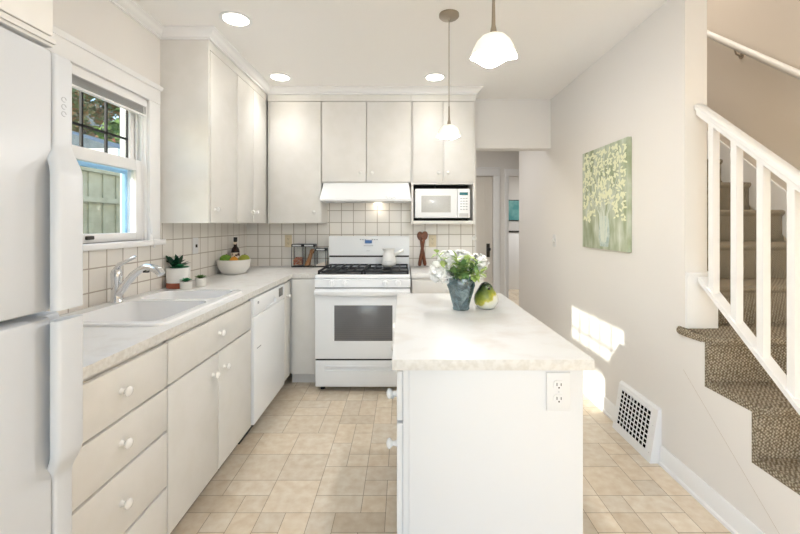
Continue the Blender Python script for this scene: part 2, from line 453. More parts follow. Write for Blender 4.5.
# baseboards
bm = NB()
prism(bm, [(XR, 0), (XR - 0.022, 0), (XR - 0.022, 0.014), (XR - 0.013, 0.02), (XR - 0.013, 0.092), (XR - 0.006, 0.104), (XR, 0.104)], 'y', 2.575, 4.86)
prism(bm, [(XR, 0), (XR - 0.022, 0), (XR - 0.022, 0.014), (XR - 0.013, 0.02), (XR - 0.013, 0.092), (XR - 0.006, 0.104), (XR, 0.104)], 'y', 1.2, 2.175)
struct('baseboard_right', bm, M['trimw'])
bm = NB()
for a, b in ((1.42, 1.47),): box(bm, a, b, YH - 0.013, YH, 0, 0.104)
struct('baseboard_hall', bm, M['trimw'])

# ---- staircase side wall (stepped) and stringer board
RISE, RUN, F0, Z0 = 0.207, 0.249, 1.818, 0.802
pts = [(1.16, -0.02)]
for k in range(-3, 1):
    f = F0 + RUN * k + 0.035; z = Z0 + RISE * k - 0.032
    pts += [(f, pts[-1][1]), (f, z)]
pts[1] = (pts[2][0], -0.02); pts = pts[1:]
pts += [(2.0, pts[-1][1]), (2.0, -0.02)]
bm = NB(); prism(bm, pts, 'x', XR, XR + 0.07)
struct('wall_stairs', bm, M['wall'])
sl = 0.85
up = [p for p in pts if p[1] > 0]
poly = [(1.2, 0.001)] + [p for p in up if p[0] <= 2.0][:]
low = lambda y: max(0.106, 0.711 + (y - 2.139) * sl)
poly = [(up[0][0], 0.106)] + up + [(2.0, low(2.0)), (2.139 - 0.605 / sl, 0.106)]
bm = NB(); prism(bm, poly, 'x', XR - 0.010, XR)
struct('trim_4', bm, M['wall'])
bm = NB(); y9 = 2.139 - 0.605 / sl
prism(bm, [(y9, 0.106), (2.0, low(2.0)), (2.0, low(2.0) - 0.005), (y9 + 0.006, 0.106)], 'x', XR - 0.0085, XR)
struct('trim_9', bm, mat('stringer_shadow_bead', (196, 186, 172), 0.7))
# plinth block at the foot of the wall end, with cap
bm = NB(); box(bm, XR + 0.0005, 1.592, 1.985, 1.9995, Z0 + 0.001, 1.068); box(bm, 1.5475, 1.592, 1.9995, 2.066, Z0 + 0.001, 1.068); box(bm, XR + 0.0005, 1.594, 1.981, 1.9995, 1.068, 1.083, 0.002); box(bm, 1.5475, 1.594, 1.9995, 2.066, 1.068, 1.083)
struct('trim_5', bm, M['trimw'])

# ================================================================== WINDOW
def make_window():
    W = thing('window_1', 'white painted sash window over the sink with black leaded upper panes', 'window', (XL, (WY0 + WY1) / 2, WZ0), kind='structure')
    bm = NB()
    c = 0.10
    box(bm, XL, XL + 0.018, WY1, WY1 + c, WZ0 - 0.03, WZ1, 0.003)
    box(bm, XL, XL + 0.018, WY0 - c, WY0, WZ0 - 0.03, WZ1, 0.003)
    box(bm, XL, XL + 0.020, WY0 - c, WY1 + c, WZ1, WZ1 + 0.085, 0.003)
    prism(bm, [(XL, WZ1 + 0.085), (XL + 0.024, WZ1 + 0.085), (XL + 0.03, WZ1 + 0.095), (XL + 0.036, WZ1 + 0.108), (XL, WZ1 + 0.108)], 'y', WY0 - c - 0.008, WY1 + c + 0.006)
    obj('window_casing', bm, M['trimw'], W)
    bm = NB(); box(bm, XL - 0.09, XL + 0.045, WY0 - c - 0.02, WY1 + c + 0.02, WZ0 - 0.032, WZ0, 0.006)
    obj('window_stool', bm, M['trimw'], W)
    bm = NB()   # jamb liners
    for y0, y1 in ((WY1 - 0.012, WY1), (WY0, WY0 + 0.012)): box(bm, XL - 0.13, XL, y0, y1, WZ0, WZ1)
    box(bm, XL - 0.13, XL, WY0, WY1, WZ1 - 0.012, WZ1)
    box(bm, XL - 0.052, XL - 0.042, WY1 - 0.026, WY1 - 0.012, WZ0, WZ1); box(bm, XL - 0.025, XL - 0.018, WY1 - 0.022, WY1 - 0.012, WZ0, WZ1)
    obj('jamb', bm, M['trimw'], W)
    bm = NB()
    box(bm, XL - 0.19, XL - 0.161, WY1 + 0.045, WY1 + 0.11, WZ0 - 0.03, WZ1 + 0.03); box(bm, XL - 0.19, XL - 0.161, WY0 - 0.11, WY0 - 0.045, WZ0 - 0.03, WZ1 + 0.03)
    obj('outside_casing', bm, M['sky_tint'], W, label='outside casing coloured pale blue to imitate reflected sky')
    def sash(name, x, z0, z1, stile, top, bot, blk):
        y0, y1 = WY0 + 0.013, WY1 - 0.013
        bm = NB()
        box(bm, x - 0.017, x + 0.017, y0, y0 + stile, z0, z1, 0.002); box(bm, x - 0.017, x + 0.017, y1 - stile, y1, z0, z1, 0.002)
        box(bm, x - 0.017, x + 0.017, y0 + stile, y1 - stile, z0, z0 + bot, 0.002); box(bm, x - 0.017, x + 0.017, y0 + stile, y1 - stile, z1 - top, z1, 0.002)
        s = obj(name, bm, M['trimw'], W)
        bm = NB(); box(bm, x - 0.002, x + 0.002, y0 + stile, y1 - stile, z0 + bot, z1 - top)
        obj('pane', bm, M['glass'], s)
        return s, y0 + stile, y1 - stile
    xu, xl = XL - 0.075, XL - 0.038
    s, a, b = sash('upper_sash', xu, 1.645, WZ1 - 0.012, 0.048, 0.05, 0.05, True)
    bm = NB()
    for i in range(1, 5):
        y = a + (b - a) * i / 5; box(bm, xu - 0.006, xu + 0.006, y - 0.0055, y + 0.0055, 1.695, WZ1 - 0.062)
    box(bm, xu - 0.006, xu + 0.006, a, b, 1.813, 1.824)
    box(bm, xu - 0.005, xu + 0.005, b - 0.007, b, 1.695, WZ1 - 0.062)
    obj('leading', bm, M['lead'], s, label='black lead glazing bars')
    s, a, b = sash('lower_sash', xl, WZ0 + 0.001, 1.70, 0.048, 0.06, 0.045, False)
    bm = NB(); box(bm, xl + 0.017, xl + 0.03, 1.90, 1.945, WZ0 + 0.018, WZ0 + 0.036, 0.003)
    obj('sash_lift', bm, M['slot'], s, label='dark metal sash lift')
    # frame added outside the lower half, reflected sky put into its blue
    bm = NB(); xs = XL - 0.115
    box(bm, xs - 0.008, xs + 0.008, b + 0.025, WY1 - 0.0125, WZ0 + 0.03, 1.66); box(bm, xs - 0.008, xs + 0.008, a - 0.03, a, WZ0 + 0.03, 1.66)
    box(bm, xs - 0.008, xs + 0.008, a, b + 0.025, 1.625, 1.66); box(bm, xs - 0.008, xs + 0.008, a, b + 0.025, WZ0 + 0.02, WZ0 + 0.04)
    obj('sky_reflection_frame', bm, M['sky_tint'], W, label='added pale blue frame imitating reflected sky')
make_window()

def make_blind():
    y0, y1 = WY0 + 0.016, WY1 - 0.016
    B = thing('window_blind', 'white venetian blind drawn fully up under the window head', 'blind', (XL - 0.008, (y0 + y1) / 2, WZ1 - 0.1))
    bm = NB(); box(bm, XL - 0.016, XL + 0.012, y0, y1, WZ1 - 0.05, WZ1 - 0.013, 0.003)
    obj('headrail', bm, M['trimw'], B)
    bm = NB()
    for k in range(9):
        z = WZ1 - 0.054 - k * 0.0042
        box(bm, XL - 0.014, XL + 0.008, y0 + 0.004, y1 - 0.004, z - 0.0012, z)
    obj('slat_stack', bm, M['applg'], B)
    bm = NB(); box(bm, XL - 0.014, XL + 0.008, y0 + 0.004, y1 - 0.004, WZ1 - 0.105, WZ1 - 0.094, 0.002)
    obj('bottom_rail', bm, M['trimw'], B)
    for (dy, L) in ((0.03, 0.86), (0.05, 0.78)):
        bm = NB(); y = WY1 - dy
        tube(bm, [(XL + 0.014, y, WZ1 - 0.05), (XL + 0.02, y + 0.004, WZ1 - 0.3), (XL + 0.024, y + 0.012, WZ1 - 0.6), (XL + 0.05, y + 0.02, WZ1 - L)], 0.0016, 6)
        lathe(bm, [(0.001, 0.012), (0.004, 0.0), (0.005, -0.012), (0.001, -0.016)], (XL + 0.05, y + 0.02, WZ1 - L), 8)
        obj('pull_cord', bm, M['trimw'], B)
make_blind()

# ================================================================== OUTSIDE
bm = NB(); box(bm, -30, T - 0.3, -12, 40, -0.75, -0.6)
struct('ground_outside', bm, M['grass'])
def make_fence():
    F = thing('board_fence', 'grey green vertical board fence outside the sink window', 'fence', (-3.6, 4.5, -0.6))
    bm = NB(); y = 1.5; i = 0
    while y < 9.0:
        box(bm, -3.62, -3.60, y, y + 0.205, -0.6, 1.93)
        box(bm, -3.60, -3.582, y + 0.188, y + 0.232, -0.6, 1.93); y += 0.215; i += 1
    obj('boards', bm, M['fence'], F)
    for z in (0.3, 1.58):
        bm = NB(); box(bm, -3.582, -3.54, 1.5, 9.0, z, z + 0.06); obj('rail', bm, M['fence'], F)
    bm = NB(); box(bm, -3.67, -3.55, 1.5, 9.0, 1.93, 1.965); obj('cap_board', bm, M['fence'], F)
make_fence()
def make_shed():
    H = thing('neighbour_garage', 'low white garage with slate roof beyond the fence', 'garage', (-9.0, 13.0, -0.6))
    bm = NB(); box(bm, -11.5, -7.0, 9.6, 17, -0.6, 2.75); obj('wall', bm, M['siding'], H)
    bm = NB(); box(bm, -11.8, -6.75, 9.3, 17.3, 2.75, 3.12); obj('fascia', bm, M['siding'], H)
    bm = NB(); prism(bm, [(-11.8, 3.12), (-6.75, 3.12), (-9.3, 3.95)], 'y', 9.3, 17.3); obj('roof', bm, M['roof'], H)
    H = thing('neighbour_house', 'red brown house with dark roof far beyond the fence', 'house', (-24.5, 33.5, -0.6))
    bm = NB(); box(bm, -27.5, -21.5, 31, 36, -0.6, 8.6); obj('wall', bm, M['brick'], H)
    bm = NB(); prism(bm, [(-27.9, 8.6), (-21.1, 8.6), (-24.5, 9.8)], 'y', 30.6, 36.4); obj('roof', bm, M['roof'], H)
make_shed()
def make_tree(label, x, y, h, r, m, seed, n=2600):
    rnd = random.Random(seed)
    Tt = thing('leafy_tree', label, 'tree', (x, y, -0.6), 'trees beyond the fence')
    bm = NB(); tube(bm, [(x, y, -0.6), (x + 0.1, y, h * 0.5), (x, y + 0.1, h * 0.9)], [0.25, 0.18, 0.05], 8)
    for k in range(6):
        a = k * 1.05; tube(bm, [(x, y, h * 0.45 + k * 0.2), (x + math.cos(a) * r * 0.6, y + math.sin(a) * r * 0.6, h * 0.65 + k * 0.25)], [0.09, 0.03], 6)
    obj('trunk', bm, M['bark'], Tt)
    bm = NB()
    cl = [(rnd.gauss(0, 0.45) * r, rnd.gauss(0, 0.45) * r, rnd.uniform(0.25, 0.95) * h) for _ in range(34)]
    for i in range(n):
        c = rnd.choice(cl); p = Vector((x + c[0] + rnd.gauss(0, 0.22) * r, y + c[1] + rnd.gauss(0, 0.22) * r, c[2] + rnd.gauss(0, 0.14) * r))
        d = Vector((rnd.gauss(0, 1), rnd.gauss(0, 1), rnd.gauss(0, 0.6))).normalized(); s = rnd.uniform(0.16, 0.3)
        q = d.cross(Vector((rnd.gauss(0, 1), rnd.gauss(0, 1), rnd.gauss(0, 1)))).normalized()
        bm.faces.new([bm.verts.new(v) for v in (p - d * s, p + q * s * 0.5, p + d * s, p - q * s * 0.5)])
    obj('foliage', bm, m, Tt, smooth=None)
make_tree('olive and rust leaved tree nearest the left end of the fence', -19.0, 23.2, 11.0, 1.9, M['tree1'], 1, 3400)
make_tree('bright green tree standing right of the rust tinted one', -13.4, 19.6, 8.6, 1.15, M['tree2'], 2, 2200)
make_tree('tall olive tree rising farthest behind the red brown house', -36.0, 43.0, 19.0, 3.6, M['tree1'], 3, 4000)

# ================================================================== CABINET HELPERS
def knob_bm(c, axis, s=1, sc=1.0):
    bm = NB()
    pr = [(0.011, 0.0), (0.009, 0.004), (0.007, 0.012), (0.010, 0.017), (0.0155, 0.021), (0.0165, 0.026), (0.013, 0.031), (0.005, 0.034), (0, 0.0345)]
    lathe(bm, [(r * sc, t * s * sc) for r, t in pr], c, 16, axis)
    return bm
def front_x(name, parent, x, y0, y1, z0, z1, knob=None, s=1, th=0.019, m=None):
    """door/drawer front in plane x, facing +x (s=1) or -x (s=-1)"""
    bm = NB(); a, b = (x - th, x) if s > 0 else (x, x + th)
    box(bm, a, b, y0 + 0.0025, y1 - 0.0025, z0 + 0.0025, z1 - 0.0025, 0.0035)
    d = obj(name, bm, m or M['cab'], parent)
    for kb in (knob or []): obj('knob', knob_bm((x, kb[0], kb[1]), 'x', s), M['knob'], d, label='round white knob')
    return d
def front_y(name, parent, y, x0, x1, z0, z1, knob=None, th=0.019, m=None):
    bm = NB(); box(bm, x0 + 0.002, x1 - 0.002, y, y + th, z0 + 0.0025, z1 - 0.0025, 0.0035)
    d = obj(name, bm, m or M['cab'], parent)
    for kb in (knob or []): obj('knob', knob_bm((kb[0], y, kb[1]), 'y', -1), M['knob'], d, label='round white knob')
    return d

# ---- left base cabinets
XF = -0.912; XBk = XL + 0.003; BT = CT - 0.036      # face plane, back, carcass top
def base_left(name, label, y0, y1):
    t = thing(name, label, 'cabinet', ((XF + XBk) / 2, (y0 + y1) / 2, 0))
    bm = NB(); xi = XF - 0.0195
    if name == 'sink_cabinet':
        box(bm, XBk, xi, y0, y0 + 0.018, 0.112, BT); box(bm, XBk, xi, y1 - 0.018, y1, 0.112, BT); box(bm, XBk, xi, y0, y1, 0.112, 0.13)
        box(bm, xi - 0.018, xi, y0, y1, 0.69, BT); box(bm, xi - 0.018, xi, y0, y1, 0.112, 0.70)
    else:
        box(bm, XBk, xi, y0, y1, 0.112, BT)
    obj('carcass', bm, M['cab'], t)
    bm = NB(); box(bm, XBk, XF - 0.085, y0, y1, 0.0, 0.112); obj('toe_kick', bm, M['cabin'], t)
    return t
t = base_left('drawer_cabinet', 'cream four drawer base cabinet between the fridge and the sink cabinet', 1.015, 1.5245)
for z0, z1, kz in ((0.70, 0.872, 0.788), (0.532, 0.697, 0.62), (0.316, 0.528, 0.425), (0.112, 0.312, 0.212)):
    front_x('drawer', t, XF, 1.017, 1.523, z0, z1, [(1.272, kz)])
t = base_left('sink_cabinet', 'cream base cabinet under the sink with two doors and a long false drawer', 1.5255, 2.3665)
front_x('false_drawer', t, XF, 1.527, 2.364, 0.70, 0.872, [(1.95, 0.79)])
front_x('door', t, XF, 1.527, 1.944, 0.112, 0.697, [(1.885, 0.606)])
front_x('door', t, XF, 1.944, 2.364, 0.112, 0.697, [(2.003, 0.606)])
t = base_left('narrow_cabinet', 'narrow cream base cabinet between the dishwasher and the corner', 2.995, 3.17)
front_x('door', t, XF, 2.998, 3.168, 0.112, 0.872, [(3.075, 0.768)])

# dishwasher
def make_dw():
    y0, y1 = 2.372, 2.990; x = XF + 0.012
    t = thing('dishwasher', 'white built-in dishwasher under the counter beside the sink cabinet', 'dishwasher', ((x + XBk) / 2, (y0 + y1) / 2, 0))
    bm = NB(); box(bm, XBk, XF - 0.035, y0, y1, 0.10, BT - 0.004); obj('tub_body', bm, M['applg'], t)
    bm = NB(); box(bm, XF - 0.034, x, y0 + 0.003, y1 - 0.003, 0.112, 0.765, 0.006); obj('door', bm, M['appl'], t)
    bm = bool_cut(box(NB(), XF - 0.034, x, y0 + 0.003, y1 - 0.003, 0.768, 0.878, 0.006), [box(NB(), x - 0.018, x + 0.05, y0 + 0.22, y0 + 0.42, 0.775, 0.815, 0.006)])
    p = obj('control_panel', bm, M['appl'], t)
    bm = NB(); box(bm, x, x + 0.0015, y0 + 0.475, y0 + 0.565, 0.80, 0.862, 0.0005); obj('display', bm, mat('grey_display', (92, 90, 88), 0.3, noise=(120, (140, 138, 134), 2, 0.45, 0.6)), p, label='dark grey control display')
    bm = NB(); box(bm, x, x + 0.001, y0 + 0.06, y0 + 0.085, 0.835, 0.85); obj('badge', bm, M['grey'], p, label='small grey badge')
    bm = NB(); box(bm, x, x + 0.001, y0 + 0.05, y0 + 0.12, 0.56, 0.566); obj('vent_slot', bm, M['grey'], t)
    bm = NB(); box(bm, XBk, XF - 0.075, y0, y1, 0.0, 0.10); obj('toe_panel', bm, M['black'], t)
make_dw()

# ---- back base cabinets
YF = 3.20
def base_back(name, label, x0, x1):
    t = thing(name, label, 'cabinet', ((x0 + x1) / 2, (YF + YB) / 2, 0))
    bm = NB(); box(bm, x0, x1, YF + 0.0195, YB - 0.002, 0.105, BT); obj('carcass', bm, M['cab'], t)
    bm = NB(); box(bm, x0, x1, YF + 0.10, YB - 0.002, 0.0, 0.105); obj('toe_kick', bm, M['wall'], t)
    return t
t = base_back('corner_cabinet', 'cream corner base cabinet left of the white range', -0.930, -0.706)
front_y('door', t, YF, -0.91, -0.708, 0.105, 0.882)
t = base_back('base_cabinet', 'cream base cabinet right of the range, partly behind the island', 0.072, 0.66)
front_y('drawer', t, YF, 0.074, 0.658, 0.715, 0.872, [(0.366, 0.795)])
front_y('door', t, YF, 0.074, 0.365, 0.105, 0.712, [(0.33, 0.66)]); front_y('door', t, YF, 0.367, 0.658, 0.105, 0.712, [(0.40, 0.66)])

# ---- counters
def counter_bm(poly, z0=CT - 0.034, z1=CT):
    bm = NB(); prism(bm, poly, 'z', z0, z1)
    return bm
SX0, SX1, SY0, SY1 = -1.492, -0.945, 1.545, 2.362         # sink outer rim
XE = -0.900
bm = counter_bm([(XL + 0.009, 0.93), (XE, 0.93), (XE, 3.197), (-0.703, 3.197), (-0.703, YB - 0.009), (XL + 0.009, YB - 0.009)])
cut = NB(); prism(cut, rrect(SX0 + 0.018, SX1 - 0.018, SY0 + 0.018, SY1 - 0.018, 0.05), 'z', 0.7, 1.1)
bm = bool_cut(bm, [cut])
for f in bm.faces: f.material_index = 1 if abs(f.normal.z) < 0.5 else 0
tag(obj('countertop', bm, [M['counter'], M['cedge']], smooth=30), 'off white speckled laminate countertop along the sink wall and around the corner', 'countertop')
bm = NB(); box(bm, 0.068, 0.664, 3.197, YB - 0.009, CT - 0.034, CT, 0.003)
tag(obj('countertop', bm, M['counter']), 'short off white countertop right of the range below the microwave', 'countertop')

# ---- sink
def make_sink():
    t = thing('kitchen_sink', 'white double bowl drop-in sink below the window', 'sink', ((SX0 + SX1) / 2, (SY0 + SY1) / 2, CT - 0.19))
    zt = CT + 0.012
    bm = NB(); prism(bm, rrect(SX0, SX1, SY0, SY1, 0.055, 6), 'z', CT + 0.0008, zt)
    es = [e for e in bm.edges if abs(e.verts[0].co.z - zt) < 1e-5 and abs(e.verts[1].co.z - zt) < 1e-5]
    bmesh.ops.bevel(bm, geom=es, offset=0.009, segments=3, profile=0.5, affect='EDGES')
    B1 = (-1.405, -0.985, 1.585, 2.015); B2 = (-1.405, -0.985, 2.06, 2.32)
    cs = [prism(NB(), rrect(*b, 0.06, 6), 'z', CT - 0.3, zt + 0.1) for b in (B1, B2)]
    bm = bool_cut(bm, cs)
    obj('rim', bm, M['sink'], t, smooth=50)
    for b, dz in ((B1, 0.185), (B2, 0.165)):
        loops = []
        for (ins, z, r) in ((-0.006, CT + 0.002, 0.066), (0.002, zt - 0.003, 0.06), (0.006, CT - 0.03, 0.058), (0.02, CT - dz + 0.04, 0.055), (0.05, CT - dz, 0.05), (0.12, CT - dz - 0.003, 0.03)):
            loops.append([(x, y, z) for x, y in rrect(b[0] + ins, b[1] - ins, b[2] + ins * 0.9, b[3] - ins * 0.9, r, 6)])
        bm = NB(); loft(bm, loops[1:], cap=False)
        bm.faces.new([v for v in bm.verts][-len(loops[0]):])
        q = obj('bowl', bm, M['sink'], t, smooth=60)
        bm = NB(); lathe(bm, [(0, 0.0), (0.03, 0.001), (0.038, 0.003), (0.04, 0)], ((b[0] + b[1]) / 2, (b[2] + b[3]) / 2, CT - dz - 0.002), 20)
        obj('drain', bm, M['chrome'], q, label='chrome drain')
make_sink()

# ---- faucet
def make_faucet():
    fx, fy, z = -1.447, 1.985, CT + 0.0122
    t = thing('faucet', 'chrome single lever pull-out faucet behind the sink', 'faucet', (fx, fy, z))
    bm = NB(); lathe(bm, [(0.001, 0), (0.031, 0), (0.031, 0.006), (0.026, 0.012), (0.024, 0.03), (0.0235, 0.10), (0.026, 0.125), (0.027, 0.14), (0.022, 0.158), (0.012, 0.17), (0, 0.173)], (fx, fy, z), 24)
    obj('body', bm, M['chrome'], t, smooth=60)
    bm = NB()
    P = [(fx + 0.005, fy, z + 0.035), (fx + 0.045, fy - 0.005, z + 0.085), (fx + 0.09, fy - 0.01, z + 0.135), (fx + 0.13, fy - 0.015, z + 0.165), (fx + 0.165, fy - 0.02, z + 0.178), (fx + 0.195, fy - 0.025, z + 0.176)]
    tube(bm, P, [0.021, 0.0195, 0.0185, 0.0175, 0.0175, 0.018], 16); obj('spout', bm, M['chrome'], t, smooth=60)
    bm = NB(); tube(bm, [(fx + 0.194, fy - 0.025, z + 0.176), (fx + 0.215, fy - 0.028, z + 0.170), (fx + 0.238, fy - 0.031, z + 0.155), (fx + 0.248, fy - 0.033, z + 0.143)], [0.0185, 0.020, 0.021, 0.018], 16)
    obj('spray_head', bm, M['chrome'], t, smooth=60)
    bm = NB(); box(bm, fx + 0.15, fx + 0.175, fy - 0.026, fy - 0.012, z + 0.150, z + 0.158); obj('spray_button', bm, M['black'], t, label='black spray button')
    bm = NB(); tube(bm, [(fx, fy, z + 0.165), (fx + 0.02, fy - 0.008, z + 0.188), (fx + 0.06, fy - 0.015, z + 0.206), (fx + 0.108, fy - 0.022, z + 0.228), (fx + 0.116, fy - 0.023, z + 0.231)], [0.014, 0.012, 0.0085, 0.0075, 0.004], 12)
    obj('lever', bm, M['chrome'], t, smooth=60)
make_faucet()

# ---- upper cabinets, left wall
XU = -1.212; UB, UT = 1.336, 2.425
def crt(t, x0, x1, y0, y1, z0, z1):
    bm = NB(); box(bm, x0, x1, y0, y1, z0, z1); obj('carcass', bm, M['cab'], t)
t = thing('wall_cabinet', 'cream single door wall cabinet nearest the window, its end panel facing out', 'cabinet', (-1.36, 2.66, UB))
crt(t, XL + 0.001, XU - 0.0195, 2.456, 2.877, UB, ZC - 0.001)
front_x('door', t, XU, 2.478, 2.874, UB, UT, [(2.53, 1.425)])
bm = NB(); box(bm, XU - 0.0195, XU - 0.004, 2.456, 2.474, UB, ZC - 0.001); box(bm, XU - 0.0195, XU - 0.004, 2.474, 2.877, UT + 0.003, ZC - 0.001); obj('face_frame', bm, M['cab'], t)
t = thing('wall_cabinet', 'cream two door wall cabinet filling the left corner beside the bowl', 'cabinet', (-1.36, 3.16, UB))
crt(t, XL + 0.001, XU - 0.0195, 2.878, YB - 0.009, UB, ZC - 0.001)
front_x('door', t, XU, 2.878, 3.184, UB, UT, [(3.14, 1.425)])
front_x('door', t, XU, 3.184, 3.478, UB, UT, [(3.235, 1.425)])
bm = NB(); box(bm, XU - 0.0195, XU - 0.004, 2.878, 3.503, UT + 0.003, ZC - 0.001); obj('face_frame', bm, M['cab'], t)
# ---- upper cabinets, back wall
YU = 3.504
def upper_back(label, x0, x1, z0, doors):
    t = thing('wall_cabinet', label, 'cabinet', ((x0 + x1) / 2, 3.65, z0))
    crt(t, x0, x1, YU + 0.0195, YB - 0.009, z0, ZC - 0.001)
    bm = NB(); box(bm, x0, x1, YU + 0.004, YU + 0.0195, UT + 0.003, ZC - 0.001); obj('face_frame', bm, M['cab'], t)
    for a, b, zz, kn in doors: front_y('door', t, YU, a, b, zz, UT, kn)
    return t
upper_back('cream single door wall cabinet left of the range hood, above the glass canisters', -1.2105, -0.730, UB, [(-1.188, -0.731, UB, [(-0.787, 1.432)])])
upper_back('short cream two door wall cabinet directly above the range hood', -0.729, 0.071, 1.700, [(-0.724, -0.327, 1.703, [(-0.374, 1.785)]), (-0.325, 0.07, 1.703, [(-0.272, 1.785)])])
# microwave cabinet with open niche
t = thing('microwave_cabinet', 'cream wall cabinet with two doors above an open microwave niche', 'cabinet', (0.36, 3.65, 1.33))
x0, x1 = 0.073, 0.645
crt(t, x0, x1, YU + 0.0195, YB - 0.009, 1.70, ZC - 0.001)
bm = NB(); box(bm, x0, x1, YU + 0.004, YU + 0.0195, UT + 0.003, ZC - 0.001)
obj('face_frame', bm, M['cab'], t)
front_y('door', t, YU, 0.085, 0.353, 1.703, UT, [(0.318, 1.785)]); front_y('door', t, YU, 0.364, 0.63, 1.703, UT, [(0.40, 1.785)])
bm = NB()
box(bm, x0, x0 + 0.02, YU, YB - 0.009, 1.33, 1.70, 0.002); box(bm, x1 - 0.02, x1, YU, YB - 0.009, 1.33, 1.70, 0.002)
box(bm, x0 + 0.02, x1 - 0.02, YU, YB - 0.009, 1.33, 1.36, 0.002); box(bm, x0 + 0.02, x1 - 0.02, YU + 0.004, YU + 0.02, 1.684, 1.70)
obj('niche_shelf', bm, M['cab'], t)
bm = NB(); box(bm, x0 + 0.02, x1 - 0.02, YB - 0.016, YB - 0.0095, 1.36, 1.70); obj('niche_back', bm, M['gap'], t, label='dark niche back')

def make_microwave():
    t = thing('microwave', 'white countertop microwave sitting in the cabinet niche', 'microwave', (0.35, 3.6, 1.3602))
    X0, X1, Z_0, Z_1, y = 0.107, 0.594, 1.385, 1.642, 3.478
    bm = NB(); box(bm, X0, X1, y + 0.018, YB - 0.03, Z_0, Z_1, 0.004); obj('case', bm, M['appl'], t)
    bm = NB(); box(bm, X0, 0.482, y, y + 0.0175, Z_0, Z_1, 0.004); d = obj('door', bm, M['appl'], t)
    bm = NB(); box(bm, 0.163, 0.422, y - 0.002, y, 1.433, 1.580, 0.0008); obj('door_window', bm, M['mwwin'], d, label='pale grey mesh window')
    bm = NB(); box(bm, 0.484, X1, y, y + 0.0175, Z_0, Z_1, 0.004); p = obj('control_panel', bm, M['appl'], t)
    bm = NB(); box(bm, 0.500, 0.574, y - 0.0015, y, 1.585, 1.610); obj('display', bm, M['teal_disp'], p, label='teal clock display')
    for r in range(5):
        for c in range(3):
            bm = NB(); box(bm, 0.507 + c * 0.024, 0.522 + c * 0.024, y - 0.0012, y, 1.552 - r * 0.024, 1.560 - r * 0.024)
            obj('key', bm, M['grey'], p)
    bm = NB(); box(bm, 0.496, 0.58, y - 0.0015, y, 1.395, 1.425, 0.0006); obj('door_button', bm, M['applg'], p)
    for xx in (X0 + 0.03, X1 - 0.06):
        for yy in (3.53, 3.75):
            bm = NB(); box(bm, xx, xx + 0.03, yy, yy + 0.03, 1.3602, Z_0); obj('foot', bm, M['rubber'], t)
    bm = NB(); tube(bm, [(0.30, 3.7, 1.642), (0.295, 3.6, 1.66), (0.285, 3.5, 1.675), (0.285, 3.55, 1.684)], 0.004, 6); obj('power_cord', bm, M['black'], t, label='black power cord')
make_microwave()

# over-fridge cabinet
t = thing('fridge_cabinet', 'cream cabinet built in above the refrigerator', 'cabinet', (-1.14, 0.48, 1.722))
crt(t, XL + 0.001, -0.795, 0.06, 0.876, 1.722, ZC - 0.001)
front_x('door', t, -0.775, 0.06, 0.468, 1.742, 2.5); front_x('door', t, -0.775, 0.468, 0.874, 1.742, 2.5)
bm = NB(); box(bm, -0.795, -0.779, 0.06, 0.876, 1.722, 1.742, 0.003); box(bm, -0.779, -0.772, 0.06, 0.876, 1.728, 1.7405, 0.002); box(bm, -0.795, -0.779, 0.06, 0.876, 2.502, ZC - 0.001)
obj('face_frame', bm, M['cab'], t)

